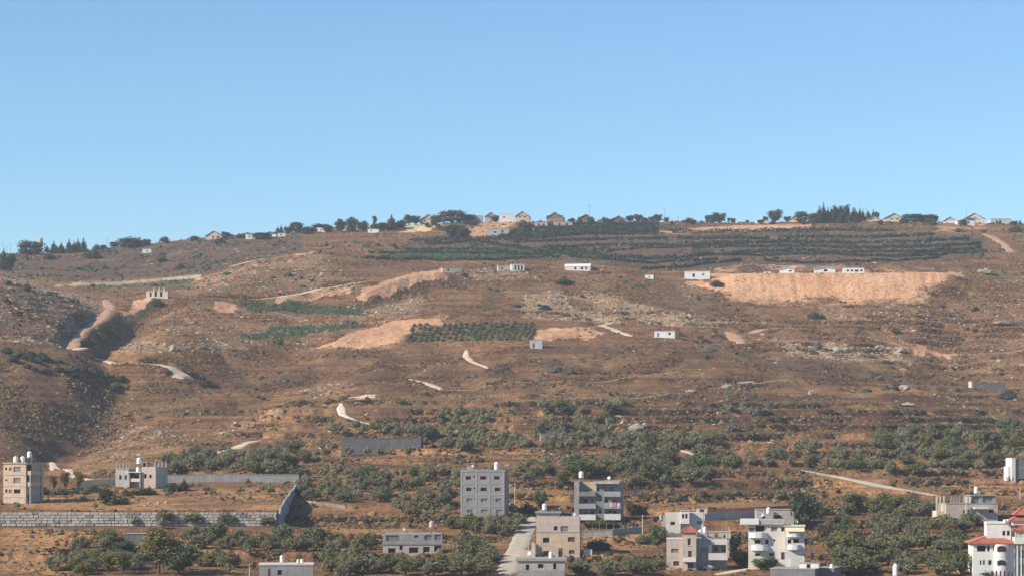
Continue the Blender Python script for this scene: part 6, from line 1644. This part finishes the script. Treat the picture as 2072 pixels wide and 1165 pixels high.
RIDGE = [  # along the skyline
 (62,516,32,46,'umbrella','pine','large round dark tree left of the water tower'),
 (8,546,44,26,'conifer','pine','tall dark conifer at the left edge of the skyline'),
 (22,545,34,20,'round','pine','dark tree just right of the conifer at the left edge'),
 (95,512,17,12,'conifer','pine','small conifer right of the water tower'),
 (109,513,27,17,'conifer','pine','pointed conifer first in the row right of the water tower'),
 (124,513,24,15,'conifer','pine','pointed conifer second in the row right of the water tower'),
 (140,512,30,17,'conifer','pine','pointed conifer third in the row right of the water tower'),
 (150,512,26,15,'conifer','pine','pointed conifer fourth in the row right of the water tower'),
 (158,511,30,16,'conifer','pine','pointed conifer fifth in the row right of the water tower'),
 (169,510,30,18,'conifer','pine','pointed conifer at the right end of the row by the water tower'),
 (190,524,20,28,'bush','pine','dark bush below the row of pointed conifers'),
 (100,525,12,30,'bush','pine','low dark bush below the water tower'),
 (232,500,12,20,'umbrella','pine','small flat crowned tree left of the wide dark tree on the left ridge'),
 (263,502,24,44,'umbrella','pine','wide dark tree on the left part of the ridge'),
 (290,498,12,30,'bush','pine','low dark bush right of the wide dark tree on the left ridge'),
 (334,489,13,18,'bush','pine','small dark bush alone on the left ridge'),
 (328,530,12,20,'bush','pine','dark bush below the small white hut on the left slope'),
 (366,545,12,22,'bush','pine','dark bush on the slope above the white road wall'),
 (457,484,16,18,'round','pine','dark tree right of the pink gabled house'),
 (445,494,14,26,'bush','dkgreen','green bush in front of the pink gabled house'),
 (493,483,12,12,'conifer','pine','small conifer left of the white house on the ridge'),
 (530,484,14,36,'umbrella','pine','dark spreading tree right of the white house on the ridge'),
 (562,474,17,10,'conifer','pine','left of two small pointed conifers on the ridge'),
 (569,474,20,9,'conifer','pine','right of two small pointed conifers on the ridge'),
 (582,474,17,14,'round','pine','dark tree left of the dome shaped tree'),
 (599,470,22,26,'umbrella','pine','dome shaped dark tree on the ridge'),
 (622,474,16,26,'umbrella','pine','broad dark tree right of the dome shaped tree'),
 (662,470,14,20,'round','pine','dark tree right of the small white cabin on the ridge'),
 (690,470,28,24,'round','pine','left of two tall dark trees behind the white huts'),
 (712,470,32,24,'round','pine','right of two tall dark trees behind the white huts'),
 (733,470,24,22,'round','pine','dark tree right of the two tall trees on the ridge'),
 (758,462,26,8,'column','pine','thin palm like tree on the ridge'),
 (768,468,18,26,'round','pine','low dark tree behind the white hut on the ridge'),
 (792,466,34,26,'conifer','pine','tall pointed dark tree left of the cream house'),
 (812,462,18,20,'round','pine','dark tree just right of the tall pointed one'),
 (828,454,22,22,'round','pine','left of two green trees beside the cream house'),
 (841,452,20,18,'round','pine','right of two green trees beside the cream house'),
 (882,442,20,22,'umbrella','pine','round dark tree right behind the cream house'),
 (915,450,28,50,'umbrella','pine','biggest dark spreading tree on the middle of the ridge'),
 (948,450,18,30,'umbrella','pine','dark tree right of the biggest spreading tree'),
 (915,482,30,34,'round','pine','large dark tree below the cream house'),
 (938,484,24,30,'round','pine','dark tree right of the large one below the cream house'),
 (1002,444,14,20,'round','pine','dark tree between the gabled houses and the white hall'),
 (1062,470,22,26,'umbrella','pine','dark round tree at the top of the vineyard'),
 (1222,446,10,12,'bush','pine','small dark bush between two gabled houses'),
 (1275,448,14,18,'round','pine','left of two dark trees right of the last gabled house'),
 (1292,448,17,18,'round','pine','right of two dark trees right of the last gabled house'),
 (1318,448,13,12,'round','pine','small dark tree left of the tall one by the mast'),
 (1331,448,18,16,'round','pine','taller dark tree left of the mast'),
 (1348,448,12,12,'round','pine','small dark tree right under the mast'),
 (1395,451,11,30,'bush','pine','low dark bush on top of the vineyard'),
 (1438,450,18,22,'umbrella','pine','left half of the big twin tree on the right ridge'),
 (1455,450,24,26,'round','pine','right half of the big twin tree on the right ridge'),
 (1474,450,12,6,'column','pine','very thin tree right of the big twin tree'),
 (1483,450,12,10,'round','pine','tiny round tree right of the big twin tree'),
 (1549,446,14,10,'round','pine','small tree left of the tall loose tree'),
 (1568,448,28,26,'round','dkgreen','tall loose green tree on the right ridge'),
 (1593,446,12,14,'round','pine','dark tree left of the small cream house'),
 (1622,450,24,24,'umbrella','pine','round dark tree right of the small cream house'),
 (1645,452,22,22,'umbrella','pine','low dark tree left of the pine wood'),
 (1720,452,16,20,'umbrella','pine','round dark bush in front of the pine wood'),
 (1848,450,18,40,'umbrella','pine','broad dark tree right of the large cream gabled house'),
 (1880,448,16,36,'umbrella','pine','dark spreading tree second right of the large cream house'),
 (2055,470,14,30,'bush','pine','dark bush on the ridge at the right edge'),
 (1940,470,9,18,'bush','dkgreen','small dark bush in the pale cutting below the right hand houses'),
]
pin = [(1657,452,40),(1665,450,42),(1674,450,36),(1683,449,34),(1691,449,36),(1699,449,38),(1708,449,36),(1716,448,38),(1724,448,33),(1731,448,32),(1739,448,30),(1748,447,28),(1757,447,26),(1767,447,28),(1775,446,24),(1669,452,30),(1686,452,28),(1703,452,28),(1735,450,24)]
def solo(px, row, hp, wp, kind, leaf, name, label, cat, group=None, dmin=0.0):
    p = at(px, row, dmin=dmin)
    h = hp / F * p.y; w = wp / F * p.y
    TREE_SPOTS.append((p.x, p.y, w * 0.3))
    return plant(name, kind, leaf, p, h, w, label, cat, group, PR)

for px, row, hp, wp, kind, leaf, name, label in SOLO:
    solo(px, row, hp, wp, kind, leaf, name, label, 'bush' if ('bush' in name or kind == 'bush') else 'tree')
for px, row, hp, wp, kind, leaf, label in RIDGE:
    nm = {'conifer': 'conifer_tree', 'bush': 'ridge_bush'}.get(kind, 'ridge_tree')
    solo(px, row, hp, wp, kind, leaf, nm, label, 'bush' if kind == 'bush' else 'tree', dmin=1300)
for px, row, hp in pin:
    k_ = pin.index((px, row, hp)) + 1
    solo(px + PR.uniform(-2, 2), row, hp * PR.uniform(0.85, 1.02), hp * PR.uniform(0.36, 0.66), 'conifer' if PR.random() < 0.75 else 'round', 'pine', 'pine_tree', 'dark conifer in the ridge pine wood, %s from the left in the %s row' % ((ordinal(k_), 'back') if k_ < 16 else (ordinal(k_ - 15), 'front')), 'pine tree', 'pine wood on the right ridge', dmin=1400)
# smaller trees filling the skyline between the houses
fill = sorted([PR.uniform(560, 1010) for _ in range(24)] + [PR.uniform(1150, 1420) for _ in range(14)] + [PR.uniform(1480, 1660) for _ in range(8)] + [PR.uniform(1780, 2070) for _ in range(14)] + [PR.uniform(100, 560) for _ in range(16)])
sky_row = lambda x: float(np.interp(x, [0, 100, 200, 350, 500, 650, 800, 1036, 1300, 1500, 1800, 2072], [516, 512, 506, 491, 478, 466, 460, 450, 451, 451, 451, 454]))
for k, px in enumerate(fill):
    kind = PR.choice(('round', 'umbrella', 'bush', 'round', 'conifer'))
    hp = PR.uniform(7, 15)
    solo(px, sky_row(px) + PR.uniform(0, 5), hp, hp * PR.uniform(0.8, 1.4) * (0.5 if kind == 'conifer' else 1), kind, PR.choice(('pine', 'pine', 'dkgreen')), 'skyline_tree', 'small dark skyline tree between the ridge houses, %s from the left' % ordinal(k + 1), 'tree', 'small trees along the skyline', dmin=1400)
# evergreen bushes on the shaded slope at the far left
for k, t in enumerate(sorted(PR.random() for _ in range(38))):
    px = 5 + 245 * t; row = 716 + 66 * t + PR.uniform(-16, 16)
    solo(px, row, PR.uniform(8, 15), PR.uniform(16, 30), 'bush', 'dkgreen' if PR.random() < 0.6 else 'olive', 'evergreen_bush', 'evergreen bush in the thicket on the left slope, %s from the left' % ordinal(k + 1), 'bush', 'dark thicket on the left slope')

# ------------------------------------------------------------------ vine rows on the upper terraces
VINES = [
 ([(830,489),(930,486),(1000,487),(1100,482),(1180,475),(1330,475)], 2.0, 'vine row along the top left of the terraced vineyard'),
 ([(860,496),(960,491),(1040,502),(1100,514),(1180,521)], 2.0, 'vine row slanting down to the right below the large dark tree'),
 ([(800,505),(900,506),(980,507),(1090,518),(1130,524)], 1.6, 'vine row slanting above the bright green plot'),
 ([(750,513),(850,513),(960,515),(1070,518)], 1.6, 'vine row along the upper edge of the bright green plot'),
 ([(740,524),(850,526),(960,528),(1100,523)], 1.7, 'vine row along the lower edge of the bright green plot'),
 ([(1040,491),(1130,488),(1230,486),(1350,484)], 1.7, 'vine row second from the top in the middle of the vineyard'),
 ([(1100,503),(1200,498),(1300,497),(1400,500),(1500,495)], 1.6, 'vine row third from the top in the middle of the vineyard'),
 ([(1110,508),(1200,508),(1300,503),(1420,499)], 1.5, 'vine row fourth from the top in the middle of the vineyard'),
 ([(1120,512),(1220,520),(1300,525),(1400,520),(1520,514)], 1.8, 'vine row curving below the middle of the vineyard'),
 ([(1150,518),(1240,528),(1340,532),(1450,527)], 1.6, 'vine row next to lowest in the middle of the vineyard'),
 ([(1300,546),(1380,542),(1440,534),(1500,528)], 1.4, 'lowest vine row left of the red earth platform'),
 ([(1360,473),(1480,470),(1600,468),(1700,468),(1810,469)], 2.0, 'topmost vine row below the pale orange earth strip'),
 ([(1370,484),(1480,484),(1600,483),(1740,483),(1890,476)], 1.9, 'second vine row from the top in the right vineyard'),
 ([(1400,496),(1500,493),(1600,491),(1720,495),(1850,492),(1960,487)], 1.9, 'third vine row from the top in the right vineyard'),
 ([(1400,503),(1520,501),(1630,499),(1740,504),(1860,502),(1985,494)], 1.8, 'fourth vine row from the top in the right vineyard'),
 ([(1410,520),(1500,514),(1600,509),(1720,512),(1840,513),(1985,503)], 1.9, 'fifth vine row from the top in the right vineyard'),
 ([(1500,518),(1600,516),(1720,518),(1840,520),(1990,510)], 1.6, 'sixth vine row from the top in the right vineyard'),
 ([(1550,529),(1650,534),(1760,530),(1900,523)], 1.2, 'thin lowest vine row in the right vineyard'),
]
for k in range(9):      # denser rows of the green upper plot
    f = k / 8
    VINES.append(([(1010 + 50 * f, 480 - 4 * f - 18 * f), (1150, 476 - 22 * f), (1330, 471 - 18 * f)], 1.1, ['vine row in the dense green plot under the gabled houses, %s from below' % ordinal(k + 1)][0]))
VR = np.random.default_rng(91)
for pts, hgt, label in VINES:
    ln = line_at(pts, 1.0, dmin=1330); hgt *= 1.2
    P_ = np.array([(p.x, p.y, p.z) for p in ln]); n = len(P_)
    wid = 1.1
    reps = 13
    C = np.repeat(P_, reps, 0); m = len(C)
    gap = 1 - 0.35 * (perlin(C[:, 0] / 9.0, C[:, 1] / 9.0, 7) > 0.3)
    C = C + np.stack([VR.normal(0, 0.5, m), VR.normal(0, 0.45, m), VR.uniform(0.05, 1, m) * hgt * gap * (0.7 + 0.4 * VR.random(m))], 1)
    d = VR.normal(size=(m, 3)); d[:, 2] = np.abs(d[:, 2]) * 0.6; d /= np.linalg.norm(d, axis=1, keepdims=True)
    a = np.cross(d, VR.normal(size=(m, 3))); a /= np.linalg.norm(a, axis=1, keepdims=True); b = np.cross(d, a)
    s = VR.uniform(0.3, 0.62, (m, 1))
    v = np.stack([C - a * s, C + b * s, C + a * s, C - b * s], 1).reshape(-1, 3)
    i4 = np.arange(m) * 4
    e = obj('vine_row', np_mesh('vine_row', v - P_[0], np.stack([i4, i4 + 1, i4 + 2, i4 + 3], 1), MAT['vine']), loc=tuple(P_[0]))
    tag(e, label, 'vine row', 'vine rows on the upper terraces')

# ------------------------------------------------------------------ young orchard in slanting rows
for r_ in range(7):
    for c_ in range(22):
        fy = r_ / 6.0
        px = 826 + c_ * 11.8 + (1 - fy) * 14 + PR.uniform(-2, 2); row = 690 - 31 * (1 - fy) - 1.0 * PR.uniform(-1, 1) - c_ * 0.15
        if px > 1082 or row > 692 - 0.02 * (px - 820): continue
        if PR.random() < 0.06: continue
        solo(px, row, PR.uniform(5.5, 8.5), PR.uniform(7, 11), 'bush', PR.choice(('olive', 'green', 'dkgreen')), 'orchard_tree', 'young fruit tree in the square orchard, %s row from the back, %s place' % (ordinal(r_ + 1), ordinal(c_ + 1)), 'fruit tree', 'young orchard on the bare slope')

# ------------------------------------------------------------------ olive groves (outline in the photograph, spacing in m, tree height range, words)
ZONES = [
 ([(95,1165),(135,1110),(205,1072),(250,1056),(300,1062),(290,1165)], 4.0, (3.0, 4.2), "olive tree in the grove below the stone wall"),
 ([(290,1062),(440,1070),(470,1100),(470,1165),(290,1165)], 6.6, (3.4, 4.8), "olive tree beside the tall pale green tree"),
 ([(330,1050),(560,1050),(560,1066),(330,1064)], 6.5, (3.4, 4.4), 'olive tree at the foot of the long stone wall'),
 ([(470,1100),(560,1088),(650,1098),(770,1100),(780,1120),(640,1130),(470,1135)], 4.8, (3.6, 5.0), "olive tree above the flat bottom roof"),
 ([(640,1130),(780,1122),(900,1128),(960,1100),(1012,1110),(1010,1165),(650,1165)], 4.6, (3.8, 5.2), 'olive tree below the long low grey house'),
 ([(612,962),(700,958),(925,962),(925,1030),(880,1060),(840,1052),(760,1020),(612,1012)], 5.0, (3.4, 4.6), "olive tree on terraces left of the concrete block"),
 ([(905,1040),(1030,1042),(1055,1055),(1040,1085),(930,1075),(890,1060)], 5.0, (3.8, 5.0), "olive tree at the concrete block's foot"),
 ([(340,935),(430,915),(600,908),(625,935),(600,958),(345,960)], 4.8, (3.8, 5.4), 'olive tree behind the upper concrete wall'),
 ([(640,905),(700,900),(840,905),(850,918),(640,925)], 5.2, (3.2, 4.2), 'olive tree in front of the long grey shed'),
 ([(672,868),(840,868),(850,882),(672,884)], 4.6, (3.6, 4.8), 'olive tree behind the long grey shed'),
 ([(850,868),(930,875),(1000,885),(1080,895),(1080,915),(950,915),(855,905)], 4.8, (3.6, 4.8), 'olive tree right of the long grey shed'),
 ([(888,840),(1000,838),(990,864),(890,864)], 4.6, (3.6, 4.8), "olive tree in the square grove above the shed"),
 ([(1095,822),(1255,820),(1235,880),(1080,885)], 8.0, (3.6, 5.0), "olive tree in the walled plot"),
 ([(1180,850),(1250,820),(1235,900),(1150,905)], 4.8, (3.8, 5.0), 'olive tree down the edge of the walled plot'),
 ([(1080,888),(1440,888),(1440,908),(1080,912)], 4.6, (3.8, 4.8), 'olive tree in the long row above the village'),
 ([(1440,938),(1560,918),(1640,905),(1700,915),(2072,915),(2072,962),(1940,968),(1640,945),(1440,952)], 5.2, (3.8, 5.2), "olive tree above the concrete road"),
 ([(1780,884),(2072,872),(2072,915),(1780,915)], 6.2, (4.0, 6.0), "olive tree at the top of the right grove"),
 ([(1130,940),(1280,925),(1430,925),(1430,975),(1290,985),(1270,975),(1150,960)], 6.4, (4.4, 6.2), "olive tree behind the grey balconied block"),
 ([(930,965),(1165,930),(1165,962),(1035,985)], 8.0, (3.4, 4.4), 'olive tree between the two concrete blocks'),
 ([(1645,1030),(1720,1018),(1890,1012),(1900,1045),(1960,1065),(1945,1110),(1850,1125),(1700,1120),(1645,1090)], 5.8, (4.0, 5.6), "olive tree in the dense right grove"),
 ([(1690,1115),(1960,1105),(1955,1165),(1720,1165)], 6.0, (4.0, 5.6), "olive tree left of the red roofed villa"),
 ([(1462,802),(1556,800),(1556,880),(1462,882)], 6.0, (2.6, 3.8), "small olive tree in the sparse brown plot"),
 ([(1150,1125),(1240,1120),(1345,1112),(1350,1165),(1150,1165)], 5.0, (4.0, 5.4), "olive tree below the beige house's yard"),
 ([(1330,1000),(1560,1000),(1590,1015),(1340,1022)], 8.5, (2.4, 3.4), "small olive tree above the white houses"),
 ([(1560,960),(1640,950),(1640,1000),(1560,1000)], 11.0, (2.2, 3.0), 'small olive tree beside the golden slope'),
 ([(600,1010),(760,1025),(840,1060),(620,1060)], 11.0, (1.6, 2.4), "young olive tree beside the stone wall's end"),
 ([(120,985),(560,980),(560,1000),(120,1010)], 9.0, (1.8, 2.8), "young tree on the levelled plot"),
 ([(0,1000),(200,1000),(200,1030),(0,1030)], 13.0, (1.4, 2.2), "small bush above the stone wall"),
]
cands = []
# house fronts and open yards that no tree hides: (columns, lowest row a crown may reach, distance)
OPEN = [(770, 900, 1112, 640), (928, 1032, 1032, 720), (1080, 1182, 1122, 640), (1040, 1150, 1160, 600), (1182, 1335, 1119, 640), (1345, 1475, 1143, 640), (1510, 1645, 1140, 640),
        (1160, 1270, 1050, 720), (0, 235, 1064, 640), (0, 150, 1072, 640), (520, 640, 1166, 600), (1895, 2025, 1030, 760), (1965, 2072, 1160, 640), (240, 300, 1090, 640), (1010, 1085, 1150, 620), (230, 340, 978, 760)]
def open_view(px, p, h):
    top_row = HZ - F * (p.z + h) / p.y; half = 0.6 * h / p.y * F
    return not any(x0 < px + half and px - half < x1 and top_row < lim and p.y < d for x0, x1, lim, d in OPEN)
for poly, sp, (h0, h1), label in ZONES:
    xs = [p[0] for p in poly]; ys = [p[1] for p in poly]
    tries = 0; got = []
    while tries < 600:
        tries += 1
        x = PR.uniform(min(xs), max(xs)); y = PR.uniform(min(ys), max(ys))
        if not bool(in_poly(poly, np.array(x), np.array(y))): continue
        p = at(x, y)
        if YY.min() > p.y or p.y > 1000: continue
        r = sp / 2 * PR.uniform(0.9, 1.28)
        if not clear(p.x, p.y, r): continue
        h = PR.uniform(h0, h1) * PR.choice((0.75, 0.85, 1, 1.1)) * 0.95
        if not open_view(x, p, h): continue
        TREE_SPOTS.append((p.x, p.y, r)); cands.append((h / p.y, p, h, label))
cands.sort(key=lambda c: -c[0])
print('OLIVES', len(cands))
top = cands[:300]; place = {}
for lab in {c[3] for c in top}:
    mem = sorted([i for i, c in enumerate(top) if c[3] == lab], key=lambda i: top[i][1].x / top[i][1].y)
    if len(mem) > 12:      # two bands, front and back
        med = float(np.median([top[i][1].y for i in mem]))
        for bnd, ids in (('front', [i for i in mem if top[i][1].y <= med]), ('back', [i for i in mem if top[i][1].y > med])):
            for n_, i in enumerate(ids): place[i] = '%s, %s half, %s from the left' % (lab, bnd, ordinal(n_ + 1))
    else:
        for n_, i in enumerate(mem): place[i] = '%s, %s from the left' % (lab, ordinal(n_ + 1))
for k, (s, p, h, label) in enumerate(top):
    label = place[k]; wd = PR.uniform(1.0, 1.4)
    q = PR.random()
    leaf = 'olive' if q < 0.78 else ('green' if q < 0.93 else 'yellowgreen')
    plant('olive_tree', 'olive', leaf, p, h, h * wd, label, 'olive tree', 'olive trees of the village groves', PR)
# the smaller ones farther off read as one mass
far = cands[300:]
if far:
    parts = []; mats = []
    rg = np.random.default_rng(5)
    lib = [make_tree('olive', 1500 + q) for q in range(5)]
    crown_parts, trunk_parts = [], []
    for k, (s, p, h, label) in enumerate(far):
        lv, tr, co = lib[k % 5]
        a = rg.uniform(0, 6.28); w = rg.uniform(0.75, 0.95)
        Mx = np.array([[math.cos(a) * h * w, -math.sin(a) * h * w, 0], [math.sin(a) * h * w, math.cos(a) * h * w, 0], [0, 0, h]])
        keep = rg.permutation(len(lv[1]) // 2)[:420]; n2 = len(lv[1]) // 2
        crown_parts.append((lv[0] @ Mx.T + np.array(p), np.concatenate([lv[1][keep], lv[1][keep + n2]])))
        crown_parts.append((co[0] @ Mx.T + np.array(p), co[1]))
        trunk_parts.append((tr[0] @ Mx.T + np.array(p), tr[1]))
    g = empty('far_olive_grove', (0, 0, 0)); tag(g, 'smaller olive trees of the groves on the lower slope', 'olive grove', kind='stuff')
    v, f = join(crown_parts); tag(obj('foliage', np_mesh('foliage', v, f, MAT['olive']), g), kind='stuff')
    v, f = join(trunk_parts); tag(obj('trunks', np_mesh('trunks', v, f, MAT['bark']), g), kind='stuff')

# ------------------------------------------------------------------ haze: the air over the valley
bmz = bmesh.new(); bmesh.ops.create_cube(bmz, size=1.0)
hz_me = bpy.data.meshes.new('haze'); bmz.to_mesh(hz_me); bmz.free()
haze = bpy.data.objects.new('haze', hz_me)
HX, HY0, HY1, HZ0, HZ1 = 1500.0, -260.0, 3500.0, -80.0, 200.0
haze.scale = (2 * HX, HY1 - HY0, HZ1 - HZ0)
haze.location = (0, (HY0 + HY1) / 2, (HZ0 + HZ1) / 2)
link(haze)
hm = bpy.data.materials.new('haze_air'); hm.use_nodes = True
hn = hm.node_tree; hn.nodes.remove(hn.nodes['Principled BSDF'])
pv = hn.nodes.new('ShaderNodeVolumePrincipled')
pv.inputs['Color'].default_value = (0.86, 0.91, 1.0, 1)
pv.inputs['Density'].default_value = HAZE
pv.inputs['Anisotropy'].default_value = 0.0
hn.links.new(pv.outputs[0], hn.nodes['Material Output'].inputs['Volume'])
hz_me.materials.append(hm)
tag(haze, 'thin pale haze over the valley', 'haze', kind='stuff')
